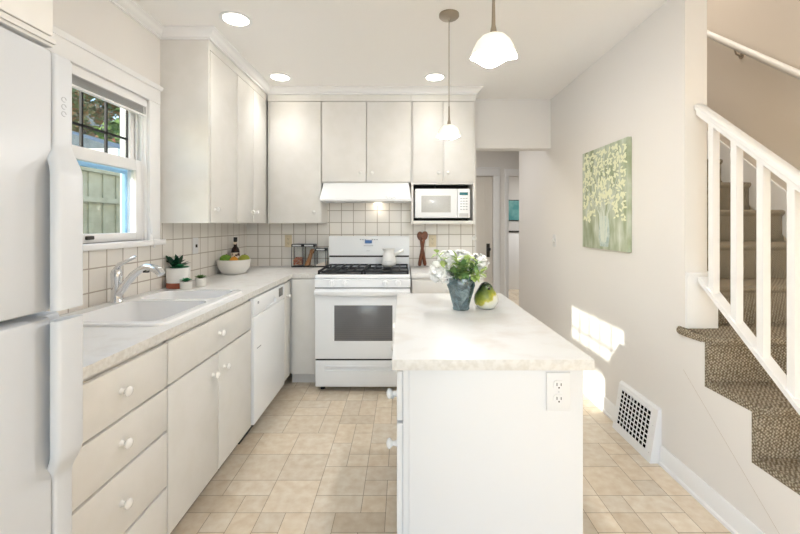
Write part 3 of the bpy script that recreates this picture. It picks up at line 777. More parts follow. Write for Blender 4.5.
# ================================================================== FRIDGE
def make_fridge():
    y0, y1 = 0.10, 0.885; xf = -0.757
    t = thing('refrigerator', 'white top-freezer refrigerator at the left edge with long moulded handles', 'refrigerator', (-1.12, (y0 + y1) / 2, 0))
    bm = NB(); box(bm, XL + 0.02, xf - 0.085, y0, y1, 0.03, 1.70, 0.004); obj('cabinet_body', bm, M['fridge'], t)
    bm = NB(); box(bm, xf - 0.16, xf - 0.09, y0 + 0.03, y1 - 0.03, 0.0, 0.03); obj('toe_grille', bm, M['gap'], t)
    zs = 1.137
    for nm, z0, z1, zb, up in (('freezer_door', zs + 0.007, 1.706, 1.475, 1), ('fridge_door', 0.06, zs - 0.007, 0.815, -1)):
        pl = [(xf - 0.08, y0), (xf - 0.012, y0), (xf - 0.003, y0 + 0.006), (xf, y0 + 0.02), (xf, 0.840), (xf - 0.002, 0.847), (xf - 0.008, 0.8495), (xf - 0.03, 0.85), (xf - 0.03, 0.90), (xf - 0.08, 0.90)]
        lo = []
        for z, ins in ((z0, 0.008), (z0 + 0.003, 0.003), (z0 + 0.01, 0), (z1 - 0.01, 0), (z1 - 0.003, 0.003), (z1, 0.008)):
            lo.append([(x - (ins if x > xf - 0.06 else 0), y, z) for x, y in pl])
        bm = NB(); loft(bm, lo); d = obj(nm, bm, M['fridge'], t, smooth=35)
        # moulded handle: full-height trim that swells into a grip towards the split
        zz = [z1 - 0.003, z1 - 0.012] if up > 0 else [z0 + 0.003, z0 + 0.012]
        end = z0 + 0.004 if up > 0 else z1 - 0.004
        span = [(zz[0], -0.3), (zz[1], 0.0)]
        tz = 1.512 if up > 0 else 0.765
        span += [(tz * 0.5 + zz[1] * 0.5, 0.0), (tz, 0.0)]
        for k in range(1, 9):
            u = k / 8; span.append((tz - up * 0.08 * u, 0.5 - 0.5 * math.cos(PI * u)))
        span += [(end, 1.0)]
        lo = []
        for z, s in span:
            s_ = max(s, 0)
            xo = xf + 0.001 + 0.038 * s_ + (0.012 * min(s, 0)); xi = xf - 0.028 + 0.043 * s_
            ya, yb = 0.853 - 0.033 * s_, 0.903 - 0.016 * s_
            pp = rrect(xi, xo, ya, yb, 0.0085, 3); lo.append([(a, b, z) for a, b in pp])
        bm = NB(); loft(bm, lo)
        h = obj('handle', bm, M['fridge'], d, smooth=50, label='white moulded full-length handle')
        # mount that ties the grip to the door at the split
        zc = (zs + 0.012, zs + 0.06) if up > 0 else (zs - 0.055, zs - 0.012)
        bm = NB(); box(bm, xf + 0.0005, xf + 0.0148, 0.852, 0.880, *zc, 0.004); obj('handle_mount', bm, M['fridge'], h)
        if up > 0:
            bm = NB()
            for k in range(3):
                z = 1.575 + 0.016 * k
                tube(bm, [(xf + 0.0012, 0.876 + 0.006 * math.cos(a), z + 0.0055 * math.sin(a)) for a in [i * 0.75 for i in range(8)]], 0.0007, 5)
            obj('badge', bm, M['grey'], h, label='small raised script badge')
make_fridge()

# ================================================================== RANGE
def make_range():
    x0, x1, yf = -0.698, 0.060, 3.10; xc = (x0 + x1) / 2
    t = thing('gas_range', 'white freestanding gas range with black grates and oven window', 'range', (xc, 3.45, 0))
    bm = NB(); box(bm, x0 + 0.004, x1 - 0.004, yf + 0.045, YB - 0.012, 0.045, 0.895, 0.003); obj('body', bm, M['appl'], t)
    bm = NB(); box(bm, x0, x1, yf + 0.015, 3.74, 0.895, 0.925, 0.008, 3); obj('cooktop', bm, M['appl'], t)
    # backguard
    bm = NB(); prism(bm, [(3.742, 0.9255), (3.70, 0.9255), (3.70, 1.018), (3.742, 1.018)], 'x', x0 + 0.003, x1 - 0.003); prism(bm, [(3.79, 0.9255), (3.742, 0.9255), (3.742, 1.21), (3.79, 1.21)], 'x', x0 + 0.003, x1 - 0.003)
    prism(bm, [(3.742, 1.034), (3.695, 1.034), (3.702, 1.20), (3.712, 1.215), (3.742, 1.218)], 'x', x0, x1)
    bg_ = obj('backguard', bm, M['appl'], t)
    bm = NB(); box(bm, x0 + 0.004, x1 - 0.004, 3.715, 3.7415, 1.018, 1.034); obj('vent_gap', bm, M['gap'], bg_, label='dark vent gap')
    bm = NB(); box(bm, -0.358, -0.292, 3.692, 3.70, 1.148, 1.178); obj('clock', bm, M['display'], bg_, label='dark blue clock display')
    for i in range(8):
        if i in (3, 4): continue
        bm = NB(); box(bm, -0.405 + i * 0.022, -0.392 + i * 0.022, 3.695, 3.7015, 1.180, 1.188); obj('button', bm, M['grey'], bg_)
    bm = NB(); box(bm, -0.37, -0.28, 3.6945, 3.70, 1.122, 1.130); box(bm, -0.345, -0.31, 3.6935, 3.70, 1.075, 1.080); obj('legend', bm, M['applg'], bg_)
    # grates: two cast iron halves
    for a, b in ((x0 + 0.014, xc - 0.004), (xc + 0.004, x1 - 0.014)):
        bm = NB(); y0, y1, z0, z1 = 3.155, 3.685, 0.942, 0.956
        for yy in (y0, (y0 + y1) / 2 - 0.006, y1 - 0.012): box(bm, a, b, yy, yy + 0.012, z0, z1, 0.002)
        n = 6
        for i in range(n):
            xx = a + (b - a - 0.011) * i / (n - 1); box(bm, xx, xx + 0.011, y0, y1, z0, z1, 0.002)
        for xx in (a, b - 0.016):
            for yy in (y0, y1 - 0.016): box(bm, xx, xx + 0.016, yy, yy + 0.016, 0.9255, z0)
        obj('grate', bm, M['iron'], t, label='black cast iron grate')
    bm = NB(); box(bm, x0 + 0.02, x1 - 0.02, 3.165, 3.68, 0.9252, 0.928); obj('burner_pan', bm, M['black'], t, label='black burner well')
    for bx in (xc - 0.19, xc + 0.19):
        for by in (3.28, 3.56):
            bm = NB(); lathe(bm, [(0, 0.928), (0.05, 0.928), (0.05, 0.934), (0.036, 0.936), (0.036, 0.940), (0, 0.941)], (bx, by, 0), 20)
            obj('burner', bm, M['iron'], t)
    # control strip
    bm = NB(); prism(bm, [(yf + 0.044, 0.828), (yf + 0.004, 0.828), (yf, 0.834), (yf, 0.890), (yf + 0.006, 0.894), (yf + 0.044, 0.894)], 'x', x0, x1); cp = obj('control_panel', bm, M['appl'], t)
    bm = NB(); box(bm, x0 + 0.002, x1 - 0.002, yf + 0.012, yf + 0.044, 0.8195, 0.828); box(bm, x0 + 0.002, x1 - 0.002, yf + 0.0165, yf + 0.044, 0.894, 0.8952); obj('seam', bm, M['gap'], t)
    for kx in (-0.562, -0.46, -0.14, -0.04):
        bm = NB(); lathe(bm, [(0, 0), (0.024, 0), (0.023, -0.012), (0.019, -0.022), (0.0, -0.024)], (kx, yf, 0.862), 20, 'y'); box(bm, kx - 0.004, kx + 0.004, yf - 0.032, yf - 0.02, 0.842, 0.882, 0.002)
        obj('knob', bm, M['appl'], cp)
    # oven door
    bm = NB(); box(bm, x0 + 0.002, x1 - 0.002, yf, yf + 0.044, 0.264, 0.8195, 0.007, 3)
    d = obj('oven_door', bm, M['appl'], t)
    bm = NB(); box(bm, xc - 0.223, xc + 0.236, yf - 0.002, yf + 0.001, 0.408, 0.688, 0.001)
    wm = bpy.data.materials.new('oven_window_glass'); wm.use_nodes = True
    n = wm.node_tree.nodes; L = wm.node_tree.links; b = n['Principled BSDF']
    g = n.new('ShaderNodeNewGeometry'); wv = n.new('ShaderNodeTexWave'); wv.bands_direction = 'Z'; wv.inputs['Scale'].default_value = 20; wv.inputs['Distortion'].default_value = 0.0
    r = n.new('ShaderNodeValToRGB'); r.color_ramp.elements[0].position = 0.3; r.color_ramp.elements[0].color = lin((92, 92, 94)); r.color_ramp.elements[1].position = 0.7; r.color_ramp.elements[1].color = lin((122, 122, 123))
    L.new(g.outputs['Position'], wv.inputs['Vector']); L.new(wv.outputs['Fac'], r.inputs[0]); L.new(r.outputs[0], b.inputs['Base Color']); b.inputs['Roughness'].default_value = 0.18
    obj('oven_window', bm, wm, d, label='dark grey ribbed oven window')
    bm = NB()
    pr = []
    n_ = 14
    lo = []
    for i in range(n_ + 1):
        u = i / n_; x = x0 + 0.006 + (x1 - x0 - 0.012) * u; dip = 0.010 * math.sin(PI * u)
        lo.append([(x, yf - 0.001, 0.812), (x, yf - 0.03, 0.812), (x, yf - 0.042, 0.804), (x, yf - 0.042, 0.786 - dip), (x, yf - 0.034, 0.776 - dip), (x, yf - 0.024, 0.782 - dip), (x, yf - 0.022, 0.798), (x, yf - 0.001, 0.800)])
    loft(bm, lo); obj('door_handle', bm, M['appl'], d)
    # drawer
    bm = bool_cut(box(NB(), x0 + 0.004, x1 - 0.004, yf + 0.006, yf + 0.044, 0.042, 0.250, 0.006, 3), [box(NB(), x0 + 0.08, x1 - 0.08, yf - 0.05, yf + 0.016, 0.170, 0.205, 0.004)])
    dr = obj('storage_drawer', bm, M['appl'], t)
    bm = NB(); box(bm, x0 + 0.08, x1 - 0.08, yf, yf + 0.016, 0.196, 0.212, 0.004); obj('drawer_pull', bm, M['appl'], dr)
    bm = NB(); box(bm, x0 + 0.006, x1 - 0.006, yf + 0.012, yf + 0.044, 0.2505, 0.2635); obj('seam', bm, M['gap'], t)
    for xx in (x0 + 0.05, x1 - 0.05):
        for yy in (yf + 0.08, 3.7):
            bm = NB(); lathe(bm, [(0, 0), (0.02, 0), (0.018, 0.02), (0.01, 0.022), (0.01, 0.045), (0, 0.0455)], (xx, yy, 0), 12); obj('foot', bm, M['rubber'], t, label='black levelling foot')
make_range()

def make_hood():
    x0, x1 = -0.7285, 0.0705; z0, z1 = 1.532, 1.6985
    t = thing('range_hood', 'white under-cabinet range hood above the range', 'range hood', ((x0 + x1) / 2, 3.6, z0))
    bm = NB(); lo = []
    for z, yf, ins in ((z0, 3.44, 0), (z0 + 0.014, 3.435, 0), (z0 + 0.02, 3.442, 0.001), (1.66, 3.500, 0.014), (z1, 3.512, 0.018)):
        lo.append([(x0 + ins, yf, z), (x1 - ins, yf, z), (x1 - ins, YB - 0.009, z), (x0 + ins, YB - 0.009, z)])
    loft(bm, lo); obj('shell', bm, M['appl'], t)
    bm = NB(); box(bm, -0.33 - 0.2, -0.33 + 0.25, 3.50, 3.72, z0 - 0.003, z0 - 0.0002); obj('filter', bm, M['applg'], t)
    bm = NB(); lathe(bm, [(0, 0), (0.04, 0), (0.036, -0.012), (0.02, -0.018), (0, -0.019)], (-0.24, 3.755, z0 - 0.001), 18); obj('lamp', bm, mat('hood_lamp_lit', (255, 246, 230), 0.4, emit=((255, 236, 205), 1.0)), t, label='lit round hood lamp')
    bm = NB()
    y = lambda z: 3.442 + (z - z0 - 0.02) * 0.537 - 0.0012
    pts = [(-0.16 + 0.012 * i, 1.558 + 0.006 * math.sin(i * 2.1) + (0.008 if i < 2 else 0)) for i in range(9)]
    tube(bm, [(a, y(b), b) for a, b in pts], 0.0009, 5); obj('badge', bm, M['grey'], t, label='small grey script badge')
    l = light('POINT', 'hood_lamp_light', (-0.24, 3.74, z0 - 0.05), 0.08, (1, 0.9, 0.75), radius=0.03)
make_hood()

# pitcher on the cooktop
def make_pot():
    c = (-0.125, 3.50, 0.9563)
    t = thing('enamel_pitcher', 'white enamel coffee pot with side handle on the back right burner', 'pot', c)
    bm = NB(); lathe(bm, [(0, 0), (0.05, 0), (0.062, 0.012), (0.066, 0.035), (0.06, 0.07), (0.048, 0.105), (0.045, 0.13), (0.052, 0.152), (0.054, 0.155), (0.05, 0.154), (0.042, 0.13), (0.044, 0.1), (0.04, 0.06)], c, 28,
                      wob=lambda r, z, a: (r * (1 + (0.18 * max(0, math.cos(a - PI)) ** 8 if z > 0.14 else 0)), z))
    obj('body', bm, M['ceram'], t, smooth=60)
    bm = NB(); tube(bm, [(c[0] + 0.044, c[1], c[2] + 0.095), (c[0] + 0.08, c[1] - 0.01, c[2] + 0.115), (c[0] + 0.125, c[1] - 0.015, c[2] + 0.138), (c[0] + 0.132, c[1] - 0.016, c[2] + 0.140)], [0.012, 0.015, 0.018, 0.008], 12); obj('handle', bm, M['ceram'], t, smooth=60)
    bm = NB(); R = 0.0672
    pts = []
    for i in range(13):
        a = -PI / 2 - 0.5 + i * 0.08; z = 0.045 + 0.005 * math.sin(i * 2.2); pts.append((c[0] + R * math.cos(a), c[1] + R * math.sin(a), c[2] + z))
    tube(bm, pts, 0.001, 5); obj('lettering', bm, M['grey'], t, label='small grey script')
make_pot()

# ================================================================== ISLAND
IX0, IX1, IY0, IY1 = -0.033, 0.574, 1.1756, 2.297
t = thing('island_cabinet', 'white kitchen island base with blank end panel and left side doors', 'kitchen island', (0.28, 1.74, 0))
bm = NB(); box(bm, 0.0, 0.547, 1.197, 2.275, 0.0, CT - 0.0345, 0.002); obj('body', bm, M['islandw'], t)
bm = NB(); box(bm, 0.018, 0.547, 1.193, 1.197, 0.0, CT - 0.0345, 0.0015); obj('end_panel', bm, M['islandw'], t)
for a, b in ((1.2, 1.555), (1.557, 1.915), (1.917, 2.273)):
    k = a + 0.065 if a < 1.3 else (a + b) / 2
    front_x('drawer', t, -0.019, a, b, 0.725, 0.882, [(k, 0.785)], -1, m=M['islandw'])
    front_x('door', t, -0.019, a, b, 0.06, 0.722, [(a + 0.055, 0.63)], -1, m=M['islandw'])
bm = NB(); box(bm, IX0, IX1, IY0, IY1, CT - 0.034, CT, 0.003)
for f in bm.faces: f.material_index = 1 if abs(f.normal.z) < 0.5 else 0
tag(obj('island_countertop', bm, [mat('island_laminate', (225, 225, 224), 0.3, noise=(9, (216, 213, 209), 8, 0.5, 0.7)), M['cedge']]), 'white marbled laminate countertop on the kitchen island', 'countertop')

def outlet_y(name, label, x, y, z, m, w=0.072, h=0.117, kind='outlet', toggle=False):
    t = thing(name, label, kind, (x, y, z - h / 2))
    bm = NB(); box(bm, x - w / 2, x + w / 2, y - 0.006, y - 0.0002, z - h / 2, z + h / 2, 0.0025); obj('cover_plate', bm, m, t)
    for dz in (0.021, -0.021):
        bm = NB(); prism(bm, rrect(x - 0.0165, x + 0.0165, z + dz - 0.0145, z + dz + 0.0145, 0.011, 4), 'y', y - 0.0085, y - 0.006); s = obj('socket', bm, m, t)
        bm = NB(); box(bm, x - 0.0075, x - 0.005, y - 0.009, y - 0.0085, z + dz - 0.002, z + dz + 0.007); box(bm, x + 0.005, x + 0.0075, y - 0.009, y - 0.0085, z + dz - 0.002, z + dz + 0.006)
        lathe(bm, [(0, -0.0005), (0.0026, -0.0005), (0.0026, 0), (0, 0)], (x, y - 0.0085, z + dz - 0.0075), 8, 'y')
        obj('slots', bm, M['slot'], s, label='dark outlet slots')
    bm = NB(); lathe(bm, [(0, -0.0012), (0.003, -0.001), (0.003, 0), (0, 0)], (x, y - 0.006, z), 8, 'y'); obj('screw', bm, M['applg'], t)
    return t
outlet_y('wall_outlet', 'white duplex outlet on the end panel of the island', 0.4703, 1.193, 0.823, M['plate'])
outlet_y('wall_outlet', 'almond duplex outlet on the tiles left of the glass canisters', -1.108, YB - 0.008, 1.165, M['almond'], 0.068)
outlet_y('wall_outlet', 'almond duplex outlet on the tiles behind the wooden spoons', 0.285, YB - 0.008, 1.165, M['almond'], 0.072)
# wall switches
def switch_x(label, x, s, y, z, toggle_m, round_=False):
    t = thing('light_switch', label, 'light switch', (x, y, z - 0.058))
    a, b = sorted((x + s * 0.0003, x + s * 0.006)); bm = NB(); box(bm, a, b, y - 0.036, y + 0.036, z - 0.058, z + 0.058, 0.0025); obj('cover_plate', bm, M['plate'], t)
    bm = NB()
    if round_: lathe(bm, [(0, s * 0.006), (0.017, s * 0.006), (0.015, s * 0.02), (0, s * 0.021)], (x, y, z), 16, 'x')
    else:
        a, b = sorted((x + s * 0.006, x + s * 0.016)); box(bm, a, b, y - 0.005, y + 0.005, z - 0.012, z + 0.01, 0.001)
    obj('dimmer_knob' if round_ else 'toggle', bm, toggle_m, t)
switch_x('white wall switch with dark toggle on the tiles under the left wall cabinet', XL + 0.008, 1, 2.854, 1.172, M['slot'])
switch_x('white dimmer switch on the right wall beyond the painting', XR, -1, 3.72, 1.174, M['ceram'], True)
bm = NB(); lathe(bm, [(0, 0), (0.024, 0), (0.022, -0.01), (0.012, -0.02), (0, -0.022)], (0.692, YB - 0.0002, 1.19), 16, 'y')
tag(obj('door_bumper', bm, M['ceram']), 'small white round bumper at the right end of the tiles', 'bumper')

# ================================================================== COUNTER ITEMS
# fruit bowl
bc = (-1.378, 3.205, CT + 0.0005)
bm = NB(); lathe(bm, [(0, 0), (0.075, 0), (0.09, 0.006), (0.118, 0.05), (0.131, 0.112), (0.131, 0.117), (0.126, 0.117), (0.112, 0.052), (0.085, 0.014), (0, 0.012)], bc, 36)
tag(obj('fruit_bowl', bm, M['bowl'], smooth=50), 'round off white bowl of fruit on the corner of the counter', 'bowl')
def fruit(name, label, cat, c, r, m, sc=(1, 1, 1), nip=False):
    t = thing(name, label, cat, (c[0], c[1], c[2] - r), 'fruit in the bowl')
    bm = NB(); ball(bm, c, r, sc, 3); obj('skin', bm, m, t, smooth=80)
    bm = NB(); tube(bm, [(c[0] + 0.005, c[1], c[2] + r * sc[2] * 0.97), (c[0] + 0.008, c[1], c[2] + r * sc[2] + 0.006)], [0.004, 0.002], 6); obj('stem', bm, M['bark'], t)
zb = bc[2]
fruit('lime', 'large green lime at the left of the fruit bowl', 'lime', (bc[0] - 0.058, bc[1] - 0.02, zb + 0.118), 0.043, M['lime'], (1.12, 1, 0.92))
fruit('lemon', 'yellow green lemon at the right of the fruit bowl', 'lemon', (bc[0] + 0.075, bc[1] + 0.02, zb + 0.118), 0.040, M['pear'], (1.1, 1, 0.92))
fruit('orange', 'small orange between the lime and the lemon in the bowl', 'orange', (bc[0] + 0.012, bc[1] - 0.03, zb + 0.108), 0.034, M['orange'])
fruit('lime', 'lime lying at the back of the fruit bowl', 'lime', (bc[0] + 0.015, bc[1] + 0.058, zb + 0.092), 0.032, M['lime'])
# bottle
def make_bottle():
    c = (-1.452, 3.405, CT + 0.0005)
    t = thing('wine_bottle', 'dark glass bottle with cream label behind the fruit bowl', 'bottle', c)
    bm = NB(); lathe(bm, [(0, 0), (0.034, 0), (0.036, 0.006), (0.036, 0.165), (0.03, 0.19), (0.016, 0.21), (0.0135, 0.225), (0.0135, 0.262), (0, 0.263)], c, 24); obj('glass_body', bm, M['bottle'], t, smooth=50)
    bm = NB(); lathe(bm, [(0.0145, 0.255), (0.016, 0.257), (0.016, 0.288), (0.0145, 0.29), (0, 0.2905)], c, 20); obj('cap', bm, M['black'], t, label='black cap')
    bm = NB(); lathe(bm, [(0.0362, 0.06), (0.0368, 0.061), (0.0368, 0.158), (0.0362, 0.159)], c, 24); obj('label', bm, M['label'], t, label='cream paper label')
    bm = NB(); lathe(bm, [(0.0137, 0.228), (0.0143, 0.229), (0.0143, 0.248), (0.0137, 0.249)], c, 20); obj('neck_band', bm, M['label'], t)
make_bottle()

# plants by the sink
def rosette(bm, c, n, L, wd, rings=3, up0=0.3, rnd=random.Random(3)):
    for k in range(rings):
        for i in range(n):
            a = 2 * PI * (i + 0.5 * k) / n + rnd.uniform(-0.15, 0.15); e = up0 + k * 0.45
            l = L * (1 - 0.22 * k); leaf(bm, c, (math.cos(a) * math.cos(e), math.sin(a) * math.cos(e), math.sin(e)), l, wd, 0.2)
def pot_plant():
    c = (-1.432, 2.505, CT + 0.0005)
    t = thing('potted_plant', 'largest potted succulent, white pot with terracotta base behind the sink', 'potted plant', c)
    bm = NB(); lathe(bm, [(0, 0), (0.063, 0), (0.066, 0.003), (0.0665, 0.035), (0, 0.035)], c, 32); obj('pot_base', bm, M['terra'], t, label='terracotta pot base')
    bm = NB(); lathe(bm, [(0.0, 0.0352), (0.067, 0.0352), (0.069, 0.125), (0.068, 0.128), (0.063, 0.128), (0.062, 0.115), (0, 0.114)], c, 32); p = obj('pot', bm, M['ceram'], t)
    bm = NB(); lathe(bm, [(0, 0.1142), (0.0615, 0.1142), (0.05, 0.119), (0, 0.121)], c, 20); obj('soil', bm, M['soil'], t)
    rnd = random.Random(11)
    bm = NB()
    for i in range(20):
        a = rnd.uniform(0.4 * PI, 1.75 * PI); e = rnd.uniform(0.25, 1.25)
        s = Vector((c[0] - 0.022 + rnd.uniform(-0.015, 0.015), c[1] - 0.0 + rnd.uniform(-0.02, 0.02), c[2] + 0.117))
        d = Vector((math.cos(a) * math.cos(e), math.sin(a) * math.cos(e) , math.sin(e)))
        if s.x + d.x * 0.085 < XL + 0.015: d.x = abs(d.x) * 0.3
        leaf(bm, s, d, rnd.uniform(0.075, 0.115), 0.036, 0.15)
    obj('foliage', bm, M['leafd'], t, smooth=60, label='dark green pointed leaves')
    bm = NB(); rosette(bm, (c[0] + 0.026, c[1] - 0.03, c[2] + 0.124), 10, 0.056, 0.032, 4, 0.35, rnd); obj('rosette', bm, M['leafb'], t, smooth=60, label='bright green rosette')
pot_plant()
def small_pot(label, x, y, r, h, seed):
    c = (x, y, CT + 0.0005)
    t = thing('potted_succulent', label, 'potted plant', c, 'small succulent pots')
    bm = NB(); lathe(bm, [(0, 0), (r * 0.88, 0), (r * 0.93, 0.003), (r, h), (r * 0.92, h), (r * 0.9, h - 0.008), (0, h - 0.009)], c, 24); obj('pot', bm, M['bowl'], t)
    bm = NB(); lathe(bm, [(0, h - 0.0088), (r * 0.89, h - 0.0088), (r * 0.5, h - 0.003), (0, h - 0.002)], c, 16); obj('soil', bm, M['soil'], t)
    bm = NB(); rosette(bm, (x, y, c[2] + h - 0.006), 10, r * 1.25, 0.02, 4, 0.6, random.Random(seed)); obj('rosette', bm, M['leafb'] if seed == 1 else M['leafg'], t, smooth=60)
small_pot('small succulent in a pale pot in front of the largest plant pot', -1.335, 2.418, 0.035, 0.052, 1)
small_pot('small succulent in a pale pot farther right, nearer the fruit bowl', -1.315, 2.555, 0.034, 0.054, 2)

# canisters
def canister(label, x0, x1, h, fill):
    y0, y1 = 3.675, 3.782; z = CT + 0.0005
    t = thing('glass_canister', label, 'canister', ((x0 + x1) / 2, (y0 + y1) / 2, z), 'glass canisters beside the range')
    bm = NB(); box(bm, x0, x1, y0, y1, z, z + 0.008, 0.002); obj('base', bm, M['black'], t)
    bm = box(NB(), x0 + 0.002, x1 - 0.002, y0 + 0.002, y1 - 0.002, z + 0.008, z + h - 0.026)
    obj('glass_jar', bm, M['jar'], t, smooth=None)
    bm = NB()
    for xx in (x0, x1 - 0.004):
        for yy in (y0, y1 - 0.004): box(bm, xx, xx + 0.004, yy, yy + 0.004, z + 0.008, z + h - 0.026)
    obj('frame', bm, M['black'], t)
    bm = NB(); box(bm, x0, x1, y0, y1, z + h - 0.026, z + h, 0.003); l = obj('lid', bm, M['black'], t, label='dark lid')
    bm = NB(); box(bm, x0 + 0.012, x1 - 0.012, y0 - 0.0012, y0, z + h - 0.02, z + h - 0.006); obj('lid_band', bm, M['applg'], l, label='pale metal lid band')
    if fill == 'candy':
        rnd = random.Random(5); bm = NB()
        for k in range(60):
            lvl = 0.012 + 0.06 * rnd.random(); ball(bm, (rnd.uniform(x0 + 0.018, x1 - 0.018), rnd.uniform(y0 + 0.018, y1 - 0.018), z + 0.012 + lvl), 0.0115, (1, 1, 0.9), 1)
        tag(obj('wrapped_sweets', bm, M['candy']), 'pink and cream sweets filling the bottom of the left canister', 'sweets', kind='stuff')
    elif fill == 'flour':
        bm = NB(); prism(bm, [(x0 + 0.006, z + 0.012), (x1 - 0.006, z + 0.012), (x1 - 0.006, z + 0.05), (x0 + 0.05, z + 0.038), (x0 + 0.006, z + 0.022)], 'y', y0 + 0.006, y1 - 0.006)
        tag(obj('flour', bm, M['flour']), 'pale flour heaped in the low canister beside the range', 'flour', kind='stuff')
    else:
        rnd = random.Random(6); bm = NB()
        for k in range(60):
            a = rnd.uniform(x0 + 0.012, x0 + 0.05); b = rnd.uniform(x0 + 0.06, x1 - 0.012); yy = rnd.uniform(y0 + 0.012, y1 - 0.012)
            tube(bm, [(a, yy, z + 0.014), (b, min(max(yy + rnd.uniform(-0.01, 0.01), y0 + 0.01), y1 - 0.01), z + h - 0.045 - rnd.random() * 0.02)], 0.0034, 5)
        tag(obj('breadsticks', bm, M['oak']), 'golden brown breadsticks leaning in the middle canister', 'breadsticks', kind='stuff')
canister('left tall dark lidded glass canister holding pink sweets', -1.045, -0.941, 0.216, 'candy')
canister('middle tall dark lidded glass canister holding brown sticks', -0.936, -0.828, 0.216, 'sticks')
canister('shorter dark lidded glass canister of flour touching the range', -0.823, -0.722, 0.178, 'flour')

# wooden spoons crossed against the tiles
def spoon(label, x0, x1, y0, y1, L, dark):
    z = CT + 0.006
    t = thing('wooden_spoon', label, 'spoon', (x0, y0, CT), 'wooden spoons against the tiles')
    A = Vector((x0, y0, z)); B = Vector((x1, y1, z + L))
    bm = NB(); tube(bm, [A, A.lerp(B, 0.05), A.lerp(B, 0.45), A.lerp(B, 0.78)], [0.010, 0.017, 0.015, 0.010], 12); obj('handle', bm, M['wood'], t, smooth=60)
    d = (B - A).normalized(); c = A.lerp(B, 0.87)
    bm = NB(); q = bmesh.ops.create_uvsphere(bm, u_segments=18, v_segments=10, radius=1.0)
    side = Vector((1, 0, 0)); side = (side - d * side.dot(d)).normalized(); nrm = side.cross(d)
    for v in q['verts']:
        p = v.co.copy(); dish = 0.008 * max(0, 1 - (p.x ** 2 + p.z ** 2) * 1.1) if p.y > 0 else 0
        v.co = c + side * (p.x * 0.031) + d * (p.z * 0.044) + nrm * (p.y * 0.009 - dish)
    obj('spoon_head', bm, M['wood'], t, smooth=60)
spoon('dark wooden spoon leaning right, in front at the tile wall', 0.155, 0.215, 3.735, 3.772, 0.33, 0)
spoon('dark wooden spoon leaning left, crossing behind the other one', 0.212, 0.160, 3.765, 3.788, 0.325, 1)

# ================================================================== ISLAND ITEMS
def make_vase():
    c = (0.275, 1.865, CT + 0.0005)
    vm = bpy.data.materials.new('teal_pressed_glass'); vm.use_nodes = True
    n = vm.node_tree.nodes; L = vm.node_tree.links; n.clear()
    o = n.new('ShaderNodeOutputMaterial'); tr = n.new('ShaderNodeBsdfTransparent'); pb = n.new('ShaderNodeBsdfPrincipled'); mx = n.new('ShaderNodeMixShader')
    tc = n.new('ShaderNodeTexCoord'); ns = n.new('ShaderNodeTexNoise'); ns.inputs['Scale'].default_value = 15; ns.inputs['Distortion'].default_value = 2.5
    r = n.new('ShaderNodeValToRGB'); r.color_ramp.elements[0].position = 0.35; r.color_ramp.elements[0].color = lin((54, 78, 82)); r.color_ramp.elements[1].position = 0.65; r.color_ramp.elements[1].color = lin((176, 200, 206))
    L.new(tc.outputs['Object'], ns.inputs['Vector']); L.new(ns.outputs['Fac'], r.inputs[0]); L.new(r.outputs[0], pb.inputs['Base Color'])
    pb.inputs['Roughness'].default_value = 0.08; tr.inputs[0].default_value = lin((176, 200, 206)); mx.inputs[0].default_value = 0.38
    L.new(tr.outputs[0], mx.inputs[1]); L.new(pb.outputs[0], mx.inputs[2])
    gl = n.new('ShaderNodeBsdfGlossy'); gl.inputs['Roughness'].default_value = 0.05; m2 = n.new('ShaderNodeMixShader'); m2.inputs[0].default_value = 0.10
    L.new(mx.outputs[0], m2.inputs[1]); L.new(gl.outputs[0], m2.inputs[2]); L.new(m2.outputs[0], o.inputs[0])
    prof = [(0, 0), (0.036, 0), (0.039, 0.004), (0.037, 0.012), (0.043, 0.04), (0.056, 0.085), (0.064, 0.115), (0.064, 0.135), (0.06, 0.150), (0.056, 0.149), (0.059, 0.13), (0.051, 0.088), (0.037, 0.04), (0.03, 0.012), (0, 0.01)]
    bm = NB(); lathe(bm, prof, c, 60, wob=lambda r, z, a: (r * (1 + 0.05 * math.cos(9 * (a + z * 9))), z))
    tag(obj('glass_vase', bm, vm, smooth=60), 'teal swirled glass vase of white flowers on the island', 'vase')
    vt = CT + 0.150
    return c, vt
VC, VT = make_vase()
def bloom(label, dx, dy, z, r, seed):
    rnd = random.Random(seed)
    p = Vector((VC[0] + dx, VC[1] + dy, z))
    t = thing('white_flower', label, 'flower', (p.x, p.y, p.z), 'white flowers in the vase')
    b = Vector((VC[0] - dx * 0.1, VC[1] - dy * 0.1, VC[2] + 0.02)); m = Vector((VC[0] + dx * 0.3, VC[1] + dy * 0.3, VT + 0.002))
    bm = NB(); tube(bm, [b, m, p - Vector((0, 0, r * 0.5))], 0.0022, 6); obj('stem', bm, M['leafg'], t)
    bm = NB()
    for i in range(190):
        d = Vector((rnd.gauss(0, 1), rnd.gauss(0, 1), rnd.gauss(0.25, 1))).normalized()
        q = p + d * r * rnd.uniform(0.74, 0.98)
        tn = d.cross(Vector((rnd.gauss(0, 1), rnd.gauss(0, 1), rnd.gauss(0, 1)))).normalized()
        leaf(bm, q, (tn + d * 0.25), r * 0.5, r * 0.5, 0.1)
    ball(bm, p, r * 0.84, (1, 1, 1), 2)
    obj('flower_head', bm, M['petal'], t, smooth=60)
bloom('white flower head at the far left of the vase, hanging lowest', -0.092, -0.012, VT + 0.03, 0.052, 1)
bloom('white flower head above the left one, toward the back of the bunch', -0.055, 0.03, VT + 0.078, 0.05, 2)
bloom('white flower head at the top centre back of the bunch', 0.012, 0.05, VT + 0.086, 0.042, 3)
bloom('white flower head at the right of the bunch above the bird', 0.078, 0.012, VT + 0.064, 0.047, 4)
